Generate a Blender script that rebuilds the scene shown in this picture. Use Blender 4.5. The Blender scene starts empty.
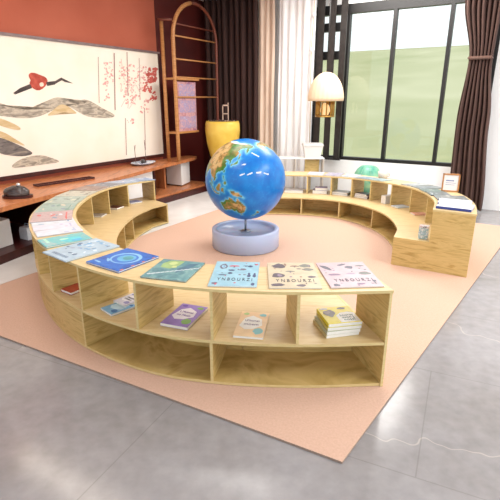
import bpy, bmesh, math, random
from mathutils import Vector, Matrix, noise
random.seed(7)
COL = bpy.context.scene.collection
R = math.radians
# ------------------------------------------------------------------ camera model / survey helpers
F = 450.0; PITCH = math.atan(150/F); EYE = 1.5
fw = Vector((0, math.cos(PITCH), -math.sin(PITCH))); up = Vector((0, math.sin(PITCH), math.cos(PITCH)))
CAM = Vector((0, 0, EYE))
TH = R(31)
U = Vector((math.sin(TH), math.cos(TH), 0)); V = Vector((math.cos(TH), -math.sin(TH), 0))   # room axes
WU = 7.2      # window wall distance along U
WV = -5.2     # picture wall distance along V
def ray(x, y): return fw*F + Vector((x-250, 0, 0)) - up*(y-250)
def at(x, y, z):
    d = ray(x, y); return CAM + d*((z-EYE)/d.z)
def onU(x, y, c):
    d = ray(x, y); p = CAM + d*(c/d.dot(U)); return p.dot(V), p.z
def onV(x, y, c):
    d = ray(x, y); p = CAM + d*(c/d.dot(V)); return p.dot(U), p.z
def uv(u, v, z=0.0): return U*u + V*v + Vector((0, 0, z))
def pr(p):
    q = p - CAM; k = q.dot(fw); return 250+F*q.x/k, 250-F*q.dot(up)/k
def lin(c): return c/12.92 if c <= .04045 else ((c+.055)/1.055)**2.4
def rgb(r, g, b): return (lin(r/255), lin(g/255), lin(b/255), 1)

# ------------------------------------------------------------------ materials
def mat(name, col, rough=.6, metal=0, emit=None, es=0, spec=.5, alpha=None):
    m = bpy.data.materials.new(name); m.use_nodes = True
    b = m.node_tree.nodes['Principled BSDF']
    b.inputs['Base Color'].default_value = col; b.inputs['Roughness'].default_value = rough
    b.inputs['Metallic'].default_value = metal; b.inputs['Specular IOR Level'].default_value = spec
    if emit: b.inputs['Emission Color'].default_value = emit; b.inputs['Emission Strength'].default_value = es
    return m
def nmat(name, cols, scale=5, stretch=(1, 1, 1), rough=.6, detail=4, dist=0, bump=0, spec=.5, coord='Object', roughness_noise=.5):
    """noise driven colour ramp; cols = [(pos, rgba), ...]"""
    m = mat(name, cols[0][1], rough, spec=spec); nt = m.node_tree; N = nt.nodes; L = nt.links
    tc = N.new('ShaderNodeTexCoord'); mp = N.new('ShaderNodeMapping'); mp.inputs['Scale'].default_value = stretch
    no = N.new('ShaderNodeTexNoise'); no.inputs['Scale'].default_value = scale; no.inputs['Detail'].default_value = detail
    no.inputs['Distortion'].default_value = dist; no.inputs['Roughness'].default_value = roughness_noise
    cr = N.new('ShaderNodeValToRGB'); e = cr.color_ramp.elements
    while len(e) > 1: e.remove(e[0])
    e[0].position = cols[0][0]; e[0].color = cols[0][1]
    for p, c in cols[1:]:
        k = e.new(p); k.color = c
    L.new(tc.outputs[coord], mp.inputs[0]); L.new(mp.outputs[0], no.inputs['Vector'])
    L.new(no.outputs['Fac'], cr.inputs[0]); L.new(cr.outputs[0], N['Principled BSDF'].inputs['Base Color'])
    if bump:
        bp = N.new('ShaderNodeBump'); bp.inputs['Strength'].default_value = bump; bp.inputs['Distance'].default_value = .01
        L.new(no.outputs['Fac'], bp.inputs['Height']); L.new(bp.outputs[0], N['Principled BSDF'].inputs['Normal'])
    return m
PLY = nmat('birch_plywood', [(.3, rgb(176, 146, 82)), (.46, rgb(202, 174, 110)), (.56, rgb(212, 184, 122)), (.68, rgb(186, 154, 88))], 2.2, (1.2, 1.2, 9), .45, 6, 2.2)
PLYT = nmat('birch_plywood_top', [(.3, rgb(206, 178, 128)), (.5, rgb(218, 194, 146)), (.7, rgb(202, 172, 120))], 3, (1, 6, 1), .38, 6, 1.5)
EDGE = nmat('plywood_edge', [(.3, rgb(206, 184, 126)), (.7, rgb(220, 200, 146))], 20, (1, 1, 6), .5)
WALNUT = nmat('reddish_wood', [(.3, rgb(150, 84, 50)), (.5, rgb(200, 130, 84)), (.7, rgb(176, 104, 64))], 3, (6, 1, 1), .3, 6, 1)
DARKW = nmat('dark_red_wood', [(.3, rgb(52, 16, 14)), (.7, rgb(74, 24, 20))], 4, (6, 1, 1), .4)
MAROON = nmat('maroon_wall', [(.3, rgb(66, 12, 8)), (.7, rgb(92, 18, 10))], 1.5, rough=.6)
TERRA = nmat('terracotta_plaster', [(.3, rgb(176, 90, 66)), (.7, rgb(188, 102, 78))], 1.4, rough=.8)
WHITE = nmat('white_plaster', [(.3, rgb(247, 247, 247)), (.7, rgb(252, 252, 252))], 3, rough=.7)
WLACQ = nmat('white_lacquer', [(.3, rgb(240, 238, 236)), (.7, rgb(246, 246, 246))], 3, rough=.35)
CARPET = nmat('pink_carpet', [(.3, rgb(204, 170, 150)), (.7, rgb(214, 180, 160))], 90, rough=.95, bump=.25, spec=.1)
CARPET_E = nmat('carpet_edge', [(.3, rgb(150, 130, 118)), (.7, rgb(170, 150, 136))], 60, rough=.95, spec=.1)
FRAMEB = nmat('black_aluminium', [(.3, rgb(22, 20, 20)), (.7, rgb(30, 28, 28))], 6, rough=.45)
CURT = nmat('brown_curtain_cloth', [(.3, rgb(76, 54, 48)), (.7, rgb(96, 70, 62))], 8, (4, 4, .5), .8, bump=.1)
CURTD = nmat('dark_brown_curtain_cloth', [(.3, rgb(44, 22, 18)), (.7, rgb(60, 32, 26))], 8, (4, 4, .5), .8, bump=.1)
BEIGE = nmat('beige_curtain_cloth', [(.3, rgb(214, 190, 170)), (.7, rgb(226, 204, 186))], 8, (4, 4, .5), .85)
SHEER = nmat('white_curtain_cloth', [(.3, rgb(240, 240, 242)), (.7, rgb(250, 250, 250))], 8, (4, 4, .5), .85)
RATTAN = nmat('rattan_cane', [(.3, rgb(170, 112, 62)), (.7, rgb(196, 140, 86))], 12, (1, 1, 5), .45)
RATTAND = nmat('dark_rattan_cane', [(.3, rgb(96, 44, 30)), (.7, rgb(124, 62, 42))], 12, (1, 1, 5), .45)
PAGES = nmat('page_block', [(.3, rgb(226, 224, 218)), (.7, rgb(244, 243, 240))], 30, (1, 1, 20), .8)
INK = nmat('black_ink', [(.3, rgb(40, 44, 60)), (.7, rgb(56, 60, 80))], 9, rough=.6)
STEEL = mat('steel', rgb(150, 156, 165), .3, 1)

def floor_mat():
    m = mat('grey_marble_tile', rgb(180, 180, 186), .16); nt = m.node_tree; N = nt.nodes; L = nt.links; B = N['Principled BSDF']
    tc = N.new('ShaderNodeTexCoord')
    # soft clouding
    n1 = N.new('ShaderNodeTexNoise'); n1.inputs['Scale'].default_value = .9; n1.inputs['Detail'].default_value = 6; n1.inputs['Roughness'].default_value = .6
    L.new(tc.outputs['Object'], n1.inputs['Vector'])
    c1 = N.new('ShaderNodeValToRGB'); e = c1.color_ramp.elements
    e[0].position = .3; e[0].color = rgb(136, 132, 131); e[1].position = .72; e[1].color = rgb(160, 159, 163)
    L.new(n1.outputs['Fac'], c1.inputs[0])
    n3 = N.new('ShaderNodeTexNoise'); n3.inputs['Scale'].default_value = 14; n3.inputs['Detail'].default_value = 8
    L.new(tc.outputs['Object'], n3.inputs['Vector'])
    mx0 = N.new('ShaderNodeMix'); mx0.data_type = 'RGBA'; mx0.blend_type = 'SOFT_LIGHT'; mx0.inputs['Factor'].default_value = .35
    L.new(c1.outputs[0], mx0.inputs['A']); L.new(n3.outputs['Fac'], mx0.inputs['B'])
    # veins
    nv = N.new('ShaderNodeTexWave'); nv.inputs['Scale'].default_value = .13; nv.inputs['Distortion'].default_value = 5; nv.inputs['Detail'].default_value = 6; nv.inputs['Detail Scale'].default_value = 1.6; nv.inputs['Detail Roughness'].default_value = .62
    mp = N.new('ShaderNodeMapping'); mp.inputs['Rotation'].default_value = (0, 0, R(-58)); mp.inputs['Location'].default_value = (.2, 1.2, 0)
    L.new(tc.outputs['Object'], mp.inputs[0]); L.new(mp.outputs[0], nv.inputs['Vector'])
    cv = N.new('ShaderNodeValToRGB'); e = cv.color_ramp.elements
    e[0].position = .490; e[0].color = (0, 0, 0, 1); e[1].position = .5; e[1].color = (1, 1, 1, 1); k = e.new(.510); k.color = (0, 0, 0, 1)
    L.new(nv.outputs['Fac'], cv.inputs[0])
    mu = N.new('ShaderNodeMath'); mu.operation = 'MULTIPLY'; mu.inputs[1].default_value = .32
    L.new(cv.outputs[0], mu.inputs[0])
    mx1 = N.new('ShaderNodeMix'); mx1.data_type = 'RGBA'; L.new(mu.outputs[0], mx1.inputs['Factor'])
    L.new(mx0.outputs['Result'], mx1.inputs['A']); mx1.inputs['B'].default_value = rgb(226, 214, 200)
    # tile joints
    br = N.new('ShaderNodeTexBrick'); br.offset = 0.5; br.inputs['Scale'].default_value = 1; br.inputs['Brick Width'].default_value = 2.4; br.inputs['Row Height'].default_value = .86
    br.inputs['Mortar Size'].default_value = .0035; br.inputs['Mortar Smooth'].default_value = .3
    mpb = N.new('ShaderNodeMapping'); mpb.inputs['Rotation'].default_value = (0, 0, R(25)); mpb.inputs['Location'].default_value = (1.2, .08, 0)
    L.new(tc.outputs['Object'], mpb.inputs[0]); L.new(mpb.outputs[0], br.inputs['Vector'])
    mu2 = N.new('ShaderNodeMath'); mu2.operation = 'MULTIPLY'; mu2.inputs[1].default_value = .4
    L.new(br.outputs['Fac'], mu2.inputs[0])
    mx2 = N.new('ShaderNodeMix'); mx2.data_type = 'RGBA'; L.new(mu2.outputs[0], mx2.inputs['Factor'])
    L.new(mx1.outputs['Result'], mx2.inputs['A']); mx2.inputs['B'].default_value = rgb(116, 112, 112)
    L.new(mx2.outputs['Result'], B.inputs['Base Color'])
    return m
FLOOR = floor_mat()
def glass_mat():
    m = bpy.data.materials.new('window_glass'); m.use_nodes = True; nt = m.node_tree; N = nt.nodes; N.clear()
    o = N.new('ShaderNodeOutputMaterial'); t = N.new('ShaderNodeBsdfTransparent'); t.inputs[0].default_value = (.96, .98, .97, 1)
    g = N.new('ShaderNodeBsdfGlossy'); g.inputs['Roughness'].default_value = .02
    x = N.new('ShaderNodeMixShader'); x.inputs[0].default_value = .03
    nt.links.new(t.outputs[0], x.inputs[1]); nt.links.new(g.outputs[0], x.inputs[2]); nt.links.new(x.outputs[0], o.inputs[0])
    return m
GLASS = glass_mat()
ACRYL = mat('frosted_blue_plastic', rgb(176, 190, 220), .25)
ACRYL.node_tree.nodes['Principled BSDF'].inputs['Subsurface Weight'].default_value = .2
PAL = {}
def flat(r, g, b, rough=.35):
    k = (r, g, b, rough)
    if k not in PAL:
        c0 = tuple(max(0, c-7) for c in (r, g, b)); c1 = tuple(min(255, c+7) for c in (r, g, b))
        PAL[k] = nmat('print_%d_%d_%d' % (r, g, b), [(.35, rgb(*c0)), (.65, rgb(*c1))], 14, rough=rough)
    return PAL[k]
def blotch(cols, scale=9, stretch=(1, 1, 1), dist=1.0):
    n = len(cols); return nmat('printed_picture', [(.3+.4*i/(n-1), rgb(*c)) for i, c in enumerate(cols)], scale, stretch, .35, 3, dist)

# ------------------------------------------------------------------ mesh helpers
def build(name, bm, mats, parent=None, smooth=False, M=None):
    me = bpy.data.meshes.new(name)
    bmesh.ops.recalc_face_normals(bm, faces=bm.faces) if not getattr(bm, 'norecalc', False) else None
    bm.to_mesh(me); bm.free()
    for m in (mats if isinstance(mats, (list, tuple)) else [mats]): me.materials.append(m)
    if smooth:
        for p in me.polygons: p.use_smooth = True
    o = bpy.data.objects.new(name, me); COL.objects.link(o)
    if M is not None: o.matrix_basis = M
    if parent: o.parent = parent
    return o
def tag(o, label=None, cat=None, group=None, kind=None):
    if label: o['label'] = label
    if cat: o['category'] = cat
    if group: o['group'] = group
    if kind: o['kind'] = kind
    return o
def thing(name, label, cat, loc=(0, 0, 0), rz=0, group=None, M=None):
    o = bpy.data.objects.new(name, None); COL.objects.link(o); o.empty_display_size = .05
    if M is not None: o.matrix_basis = M
    else: o.location = loc; o.rotation_euler = (0, 0, rz)
    return tag(o, label, cat, group)
def box(bm, a, b, M=None, mi=0):
    vs = [Vector((x, y, z)) for x in (a[0], b[0]) for y in (a[1], b[1]) for z in (a[2], b[2])]
    if M is not None: vs = [M @ v for v in vs]
    v = [bm.verts.new(p) for p in vs]
    for f in ((0, 1, 3, 2), (4, 6, 7, 5), (0, 4, 5, 1), (2, 3, 7, 6), (0, 2, 6, 4), (1, 5, 7, 3)):
        bm.faces.new([v[i] for i in f]).material_index = mi
    return bm
def rbox(bm, a, b, r=.004, M=None, mi=0):
    t = bmesh.new(); box(t, a, b); bmesh.ops.bevel(t, geom=t.edges[:], offset=r, segments=2, affect='EDGES')
    merge(bm, t, M, mi); return bm
def merge(bm, t, M=None, mi=None):
    mp = {}
    for v in t.verts: mp[v] = bm.verts.new(M @ v.co if M is not None else v.co)
    for f in t.faces:
        g = bm.faces.new([mp[v] for v in f.verts]); g.material_index = f.material_index if mi is None else mi; g.smooth = f.smooth
    t.free()
def prism(bm, pts, z0, z1, mi=0, M=None, mtop=None):
    """pts: list of (x,y) outline; z0/z1 scalars"""
    lo = [bm.verts.new(Vector((x, y, z0)) if M is None else M @ Vector((x, y, z0))) for x, y in pts]
    hi = [bm.verts.new(Vector((x, y, z1)) if M is None else M @ Vector((x, y, z1))) for x, y in pts]
    n = len(pts)
    f = bm.faces.new(hi); f.material_index = mi if mtop is None else mtop
    f = bm.faces.new(lo[::-1]); f.material_index = mi
    for i in range(n):
        f = bm.faces.new([lo[i], lo[(i+1) % n], hi[(i+1) % n], hi[i]]); f.material_index = mi
def tube(bm, pts, rad, seg=8, mi=0, cap=True):
    pts = [Vector(p) for p in pts]; rings = []
    rr = rad if isinstance(rad, (list, tuple)) else [rad]*len(pts)
    prev = None
    for i, p in enumerate(pts):
        d = (pts[min(i+1, len(pts)-1)]-pts[max(i-1, 0)]).normalized()
        if prev is None:
            a = Vector((0, 0, 1)) if abs(d.z) < .9 else Vector((1, 0, 0)); n = d.cross(a).normalized()
        else:
            n = (prev - d*prev.dot(d)).normalized()
        prev = n; b = d.cross(n)
        rings.append([bm.verts.new(p+(n*math.cos(2*math.pi*k/seg)+b*math.sin(2*math.pi*k/seg))*rr[i]) for k in range(seg)])
    for i in range(len(rings)-1):
        for k in range(seg):
            f = bm.faces.new([rings[i][k], rings[i][(k+1) % seg], rings[i+1][(k+1) % seg], rings[i+1][k]]); f.material_index = mi; f.smooth = True
    if cap:
        bm.faces.new(rings[0][::-1]).material_index = mi; bm.faces.new(rings[-1]).material_index = mi
def lathe(bm, prof, seg=40, mi=0, c=(0, 0), closed=True):
    rings = []
    for r, z in prof:
        rings.append([bm.verts.new((c[0]+r*math.cos(2*math.pi*k/seg), c[1]+r*math.sin(2*math.pi*k/seg), z)) for k in range(seg)] if r > 1e-5 else [bm.verts.new((c[0], c[1], z))])
    for a, b in zip(rings, rings[1:]):
        for k in range(seg):
            k2 = (k+1) % seg
            if len(a) == 1 and len(b) == 1: continue
            if len(a) == 1: f = bm.faces.new([a[0], b[k2], b[k]])
            elif len(b) == 1: f = bm.faces.new([a[k], a[k2], b[0]])
            else: f = bm.faces.new([a[k], a[k2], b[k2], b[k]])
            f.material_index = mi; f.smooth = True
def text(name, s, size, M, material, parent, depth=.0004, width=None):
    c = bpy.data.curves.new(name, 'FONT'); c.body = s; c.size = size; c.extrude = depth; c.align_x = 'CENTER'; c.align_y = 'CENTER'
    c.space_character = 1.0
    o = bpy.data.objects.new(name, c); COL.objects.link(o)
    bpy.context.view_layer.update()
    me = bpy.data.meshes.new_from_object(o.evaluated_get(bpy.context.evaluated_depsgraph_get()))
    bpy.data.objects.remove(o); me.materials.clear(); me.materials.append(material)
    if width:
        xs = [v.co.x for v in me.vertices]; k = width/max(1e-6, max(xs)-min(xs))
        for v in me.vertices: v.co.x *= k
    o = bpy.data.objects.new(name, me); COL.objects.link(o); o.matrix_basis = M; o.parent = parent
    return o

# ------------------------------------------------------------------ the room
def uvbox(name, u0, u1, v0, v1, z0, z1, m, parent=None, bev=0):
    bm = bmesh.new()
    M = Matrix(((U.x, V.x, 0, 0), (U.y, V.y, 0, 0), (0, 0, 1, 0), (0, 0, 0, 1)))
    (rbox(bm, (u0, v0, z0), (u1, v1, z1), bev, M) if bev else box(bm, (u0, v0, z0), (u1, v1, z1), M))
    return build(name, bm, m, parent)
S = lambda o: tag(o, kind='structure')
bm = bmesh.new()
prism(bm, [tuple(uv(u, v).xy) for u, v in ((-2.5, WV-.2), (WU+.2, WV-.2), (WU+.2, 4.0), (-2.5, 4.0))], -.12, 0)
S(build('floor', bm, FLOOR))
S(uvbox('ceiling', -2.5, WU+.2, WV-.2, 4.2, 3.12, 3.25, WHITE))
S(uvbox('wall_left', -2.5, 5.82, WV-.2, WV, 0, 3.12, TERRA))
S(uvbox('wall_corner', 5.82, WU+.2, WV-.2, WV, 0, 3.12, MAROON))
MARB_LIT = nmat('lit_marble', [(.3, rgb(226, 224, 222)), (.7, rgb(244, 243, 242))], 2, rough=.2, dist=1)
S(uvbox('lit_floor_strip_1', -2.5, WU, WV, -3.66, 0, .006, MARB_LIT))  # added strip; brighter light near this wall put into the floor colour
WX0 = -3.12; WX1 = -.52; WZ0 = .57; WZ1 = 2.86     # window opening (v, z)
bm = bmesh.new()
M0 = Matrix(((U.x, V.x, 0, 0), (U.y, V.y, 0, 0), (0, 0, 1, 0), (0, 0, 0, 1)))
box(bm, (WU, WV, 0), (WU+.2, WX0, 3.12), M0); box(bm, (WU, WX1, 0), (WU+.2, 4.0, 3.12), M0)
box(bm, (WU, WX0, 0), (WU+.2, WX1, WZ0), M0); box(bm, (WU, WX0, WZ1), (WU+.2, WX1, 3.12), M0)
S(build('wall_window', bm, WHITE))
# window: frame, mullions, panes
w = tag(thing('window_1', None, None), kind='structure')
fr = bmesh.new()
def wv(x, y): return onU(x, y, WU+.03)[0]
a = .03
box(fr, (WU+.0, WX0, WZ0), (WU+.1, WX1, WZ0+.05), M0); box(fr, (WU, WX0, WZ1-.13), (WU+.1, WX1, WZ1), M0)
box(fr, (WU, WX0, WZ0), (WU+.1, WX0+.08, WZ1), M0); box(fr, (WU, WX1-.06, WZ0), (WU+.1, WX1, WZ1), M0)
build('window_frame', fr, FRAMEB, w)
mv = [(-2.86, .045), (-2.70, .03), (wv(344, 90), .075), (wv(389, 90), .05), (wv(443, 90), .05)]
for vv, wd in mv:
    b2 = bmesh.new(); box(b2, (WU-.005, vv-wd/2, WZ0+.05), (WU+.09, vv+wd/2, WZ1-.13), M0); build('mullion', b2, FRAMEB, w)
for z0, z1 in ((2.5, 2.62), (2.1, 2.22)):
    b2 = bmesh.new(); box(b2, (WU-.003, WX0+.08, z0), (WU+.08, mv[2][0]-.037, z1), M0); build('transom', b2, FRAMEB, w)
vs_ = [WX0+.08] + [m_[0] for m_ in mv] + [WX1-.06]
for p0, p1 in zip(vs_, vs_[1:]):
    b2 = bmesh.new(); box(b2, (WU+.045, p0+.005, WZ0+.04), (WU+.053, p1-.005, WZ1-.12), M0); build('pane', b2, GLASS, w)

# outdoors: grassy bank rising beyond the glass
HAZY = nmat('hazed_grass', [(.3, rgb(184, 188, 142)), (.5, rgb(200, 200, 158)), (.7, rgb(214, 212, 174))], .16, (1, 1, 1), .95, 5, .6, spec=.05)  # haze and washed-out brightness put into the grass colour
bm = bmesh.new(); rows = []
nu, nv_ = 24, 40
for i in range(nu+1):
    t = i/nu; u = WU+1.5+t*34; row = []
    for j in range(nv_+1):
        v = -48+j*1.8+0.0
        z = -.35 + 5.62*(t**1.15) + .25*noise.noise(Vector((u*.12, v*.12, 0)))*(1-t)*t*4
        row.append(bm.verts.new(uv(u, v, z)))
    rows.append(row)
for i in range(nu):
    for j in range(nv_): bm.faces.new([rows[i][j], rows[i+1][j], rows[i+1][j+1], rows[i][j+1]]).smooth = True
# back and skirt so the bank is a solid body
o = build('grass_bank', bm, HAZY); tag(o, kind='structure')
sm = o.modifiers.new('body', 'SOLIDIFY'); sm.thickness = .4; sm.offset = -1

# carpet
cu = lambda pts, z: [tuple(p) for p in pts]
cc = [at(343, 463, .012), at(501.5, 246, .012), at(486, 231, .012)]
c0 = Vector((.40, 1.56)); 
dirR = (Vector((2.62, 4.50))-c0).normalized(); dirL = (Vector((-1.66, 2.66))-c0).normalized()
pR = c0+dirR*5.0; pL = c0+dirL*4.2
cpts = [c0, pR, Vector(uv(6.25, -3.64).xy)]
# keep the near left corner where the two edges cross
def isect(p, d, q, e):
    t = ((q.x-p.x)*e.y-(q.y-p.y)*e.x)/(d.x*e.y-d.y*e.x); return p+d*t
vl = Vector(uv(0, -3.64).xy); lc = isect(c0, dirL, vl, U.xy)
fu = Vector(uv(6.25, 0).xy); rc = isect(c0, dirR, fu, V.xy); bc = Vector(uv(6.25, -3.64).xy)
bm = bmesh.new(); prism(bm, [tuple(c0), tuple(rc), tuple(bc), tuple(lc)], .0005, .012, 1, mtop=0)
o = build('carpet', bm, [CARPET, CARPET_E]); tag(o, 'large plain peach-pink carpet under the curved bookcases', 'carpet')

# ------------------------------------------------------------------ curved bookcase plan
class Chain:
    def __init__(s, pts, d0=None, d1=None):
        P = [Vector(p) for p in pts]; n = len(P); D = []
        for i in range(n-1):
            p0 = P[i-1] if i else P[0]*2-P[1]; p3 = P[i+2] if i+2 < n else P[-1]*2-P[-2]; p1, p2 = P[i], P[i+1]
            for k in range(24):
                t = k/24
                D.append(.5*((2*p1)+(p2-p0)*t+(2*p0-5*p1+4*p2-p3)*t*t+(3*p1-p0-3*p2+p3)*t**3))
        D.append(P[-1]); s.D = D; s.L = [0]
        for a, b in zip(D, D[1:]): s.L.append(s.L[-1]+(b-a).length)
        s.len = s.L[-1]; s.d0 = d0; s.d1 = d1
    def C(s, x):
        x = min(max(x, 0), s.len)
        import bisect
        i = min(max(bisect.bisect(s.L, x)-1, 0), len(s.D)-2)
        t = (x-s.L[i])/(s.L[i+1]-s.L[i]); return s.D[i].lerp(s.D[i+1], t)
    def N(s, x):
        a = s.C(x-.12 if x > .12 else 0); b = s.C(x+.12); t = (b-a).normalized(); n = Vector((t.y, -t.x))*s.side
        for e, dd in ((0, s.d0), (s.len, s.d1)):
            if dd is not None:
                k = max(0, 1-abs(x-e)/.8); k = k*k*(3-2*k); n = (n*(1-k)+Vector(dd).normalized()*k).normalized()
        return n
    def P(s, x, d): return s.C(x)+s.N(x)*d
    def find(s, px, py, d, zf):
        best = None
        for i in range(0, 800):
            x = s.len*i/799; p = s.P(x, d); q = pr(Vector((p.x, p.y, zf(p))))
            e = (q[0]-px)**2+(q[1]-py)**2*.6
            if best is None or e < best[0]: best = (e, x)
        return best[1]
def hk(p):
    t = min(max((p.y-4.2)/2.2, 0), 1); return 1-.14*t*t*(3-2*t)
Z0 = .013
TOPZ, BEN, TH_ = .585, .285, .016
zt = lambda p: Z0+(TOPZ-Z0)*hk(p)
zb = lambda p: Z0+(BEN-Z0)*hk(p)
left = Chain([(.728, 2.1), (.25, 2.08), (-.21, 2.12), (-.60, 2.23), (-1.04, 2.5), (-1.4, 2.87), (-1.71, 3.37), (-1.88, 3.85), (-1.95, 4.45), (-1.92, 5.05), (-1.76, 5.6), (-1.45, 6.06)],
             (-.12, .5), (.5, -.62))
left.side = 1
right = Chain([(1.91, 3.69), (2.09, 4.12), (2.18, 4.62), (2.17, 5.12), (2.04, 5.6), (1.78, 6.05), (1.38, 6.4), (.85, 6.6), (.3, 6.66), (-.15, 6.6)], (-.857, .515), None)
right.side = -1
if (left.P(1, .5)-left.C(1)).y < 0: left.side = -left.side
if (right.P(right.len/2, .5)-Vector((.1, 4.3))).length > (right.C(right.len/2)-Vector((.1, 4.3))).length: right.side = -right.side
DM, DI = .345, .66
def board(ch, s0, s1, da, db, ztop, th, n=None):
    """curved board between depths da and db following the plan"""
    bm = bmesh.new(); n = n or max(6, int((s1-s0)/.06)); rings = []
    for i in range(n+1):
        x = s0+(s1-s0)*i/n; a = ch.P(x, da); b = ch.P(x, db); za = ztop(a); zb_ = ztop(b) if callable(ztop) else ztop
        rings.append([bm.verts.new(q) for q in ((a.x, a.y, za), (b.x, b.y, zb_), (b.x, b.y, zb_-th), (a.x, a.y, za-th))])
    for r0, r1 in zip(rings, rings[1:]):
        for k in range(4):
            f = bm.faces.new([r0[k], r0[(k+1) % 4], r1[(k+1) % 4], r1[k]])
            f.material_index = 1 if k in (1, 3) else 0
    bm.faces.new(rings[0]).material_index = 1; bm.faces.new(rings[-1][::-1]).material_index = 1
    return bm
def panel(ch, x, da, db, zlo, zhi, th=.016):
    """radial upright; zlo/zhi are functions"""
    bm = bmesh.new(); a = ch.P(x, da); b = ch.P(x, db); t = (b-a).normalized(); n = Vector((-t.y, t.x))*th/2
    lo, hi = [], []
    for q in (a+n, b+n, b-n, a-n):
        c = a if q in (a+n, a-n) else b
        lo.append(bm.verts.new((q.x, q.y, zlo(q)))); hi.append(bm.verts.new((q.x, q.y, zhi(q))))
    bm.faces.new(hi).material_index = 1; bm.faces.new(lo[::-1]).material_index = 1
    for i in range(4):
        f = bm.faces.new([lo[i], lo[(i+1) % 4], hi[(i+1) % 4], hi[i]]); f.material_index = 1 if i in (1, 3) else 0
    return bm
zf0 = lambda p: Z0
def lpanel(ch, x0, zhi_up=True, th=.016):
    """L shaped end panel"""
    bm = bmesh.new(); a = ch.P(x0, 0); m = ch.P(x0, DM); b = ch.P(x0, DI); t = (b-a).normalized(); n = Vector((-t.y, t.x))*th/2
    prof = [(a, Z0), (b, Z0), (b, zb(b)), (m, zb(m)), (m, zt(m)-TH_-.0005), (a, zt(a)-TH_-.0005)]
    f1 = [bm.verts.new((p.x+n.x, p.y+n.y, z)) for p, z in prof]; f2 = [bm.verts.new((p.x-n.x, p.y-n.y, z)) for p, z in prof]
    bm.faces.new(f1); bm.faces.new(f2[::-1])
    for i in range(6): bm.faces.new([f1[i], f1[(i+1) % 6], f2[(i+1) % 6], f2[i]]).material_index = 1
    return bm
def bookcase(root, ch, up_s, out_lo, in_lo, open_outer):
    WM = [PLY, EDGE]; L = ch.len; e = .009
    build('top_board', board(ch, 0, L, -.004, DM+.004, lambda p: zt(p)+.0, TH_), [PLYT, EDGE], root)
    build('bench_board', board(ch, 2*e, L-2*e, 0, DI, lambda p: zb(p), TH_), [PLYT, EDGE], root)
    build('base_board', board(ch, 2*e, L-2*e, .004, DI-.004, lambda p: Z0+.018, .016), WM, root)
    for x, nm in ((e, 'end_panel'), (L-e, 'end_panel')):
        bmq = lpanel(ch, x); 
        for v in bmq.verts: v.co.z -= .0
        build(nm, bmq, WM, root)
    for x in up_s: build('divider', panel(ch, x, .002, DM-.002, lambda p: zb(p)+.0005, lambda p: zt(p)-TH_-.0005), WM, root)
    def back(s0, s1, d, th):
        bmb = bmesh.new(); n = max(3, int((s1-s0)/.06)); rr = []
        for i in range(n+1):
            x = s0+(s1-s0)*i/n; a = ch.P(x, d); b = ch.P(x, d+th)
            rr.append([bmb.verts.new(q) for q in ((a.x, a.y, Z0+.019), (b.x, b.y, Z0+.019), (b.x, b.y, zb(b)-TH_-.001), (a.x, a.y, zb(a)-TH_-.001))])
        for r0, r1 in zip(rr, rr[1:]):
            for k in range(4): bmb.faces.new([r0[k], r0[(k+1) % 4], r1[(k+1) % 4], r1[k]])
        bmb.faces.new(rr[0]); bmb.faces.new(rr[-1][::-1]); return bmb
    allx = [e*2]+sorted(in_lo)+[L-2*e]
    for x0, x1 in zip(allx, allx[1:]): build('back_panel', back(x0+.004, x1-.004, DM, .012), WM, root)
    for x in out_lo: build('divider', panel(ch, x, .002, DM-.003, lambda p: Z0+.0185, lambda p: zb(p)-TH_-.0005), WM, root)
    for x in in_lo: build('divider', panel(ch, x, DM+.014, DI-.002, lambda p: Z0+.0185, lambda p: zb(p)-TH_-.0005), WM, root)
    if open_outer < L:
        ox = [x for x in sorted(out_lo)+[L-2*e] if x >= open_outer-.01]
        for x0, x1 in zip(ox, ox[1:]): build('outer_panel', back(x0+.01, x1-.001, .004, .010), WM, root)
lb = thing('curved_bookcase', 'long curved plywood bookcase across the front and left, two tiers high', 'bookcase', (0, 0, 0))
ups = [left.find(x, y, 0, zt) for x, y in ((299, 291), (210, 289), (133, 280), (76, 265), (46, 250))]
ins = [left.find(x, y, DM, zt) for x, y in ((77.5, 210.6), (93, 201), (109, 194), (128, 188))]
print('DIV', [round(q, 2) for q in ups], [round(q, 2) for q in ins], round(left.len, 2))
outs = [left.find(x, y, 0, lambda p: 0.0) for x, y in ((212, 388), (86, 350))]
mid_up = [ups[-1]+(ins[0]-ups[-1])*k/3 for k in (1, 2)]
lin_ = [left.find(134, 240, DI, lambda p: 0.0)]
lows = [left.len*k for k in (.14, .28, .42, .56, .70)]
lows = [x for x in lows if x < lin_[0]-.3]+lin_
o_more = [outs[1]+(left.len-outs[1])*k/5 for k in (1, 2, 3, 4)]
bookcase(lb, left, ups+mid_up+ins, outs+o_more, lows, outs[1])
rb_ = thing('curved_bookcase', 'curved plywood bookcase on the window side with L-shaped end', 'bookcase', (0, 0, 0))
rups = [right.find(x, y, DM, zt) for x, y in ((426, 200), (411, 192), (392, 186), (371, 182), (352, 178), (331.5, 175), (307.5, 173))]
print('RDIV', [round(q, 2) for q in rups], round(right.len, 2))
rups.append(min(right.len-.25, rups[-1]+.42))
rl = [right.find(x, y, DI, lambda p: Z0) for x, y in ((394, 256), (371, 228), (338, 219), (301, 212))]
print('RL', [round(q, 2) for q in rl])
rout = [right.len*k for k in (.2, .4, .6, .8)]
bookcase(rb_, right, rups, [right.len*0+.02]+rout, rl, 0)

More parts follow.
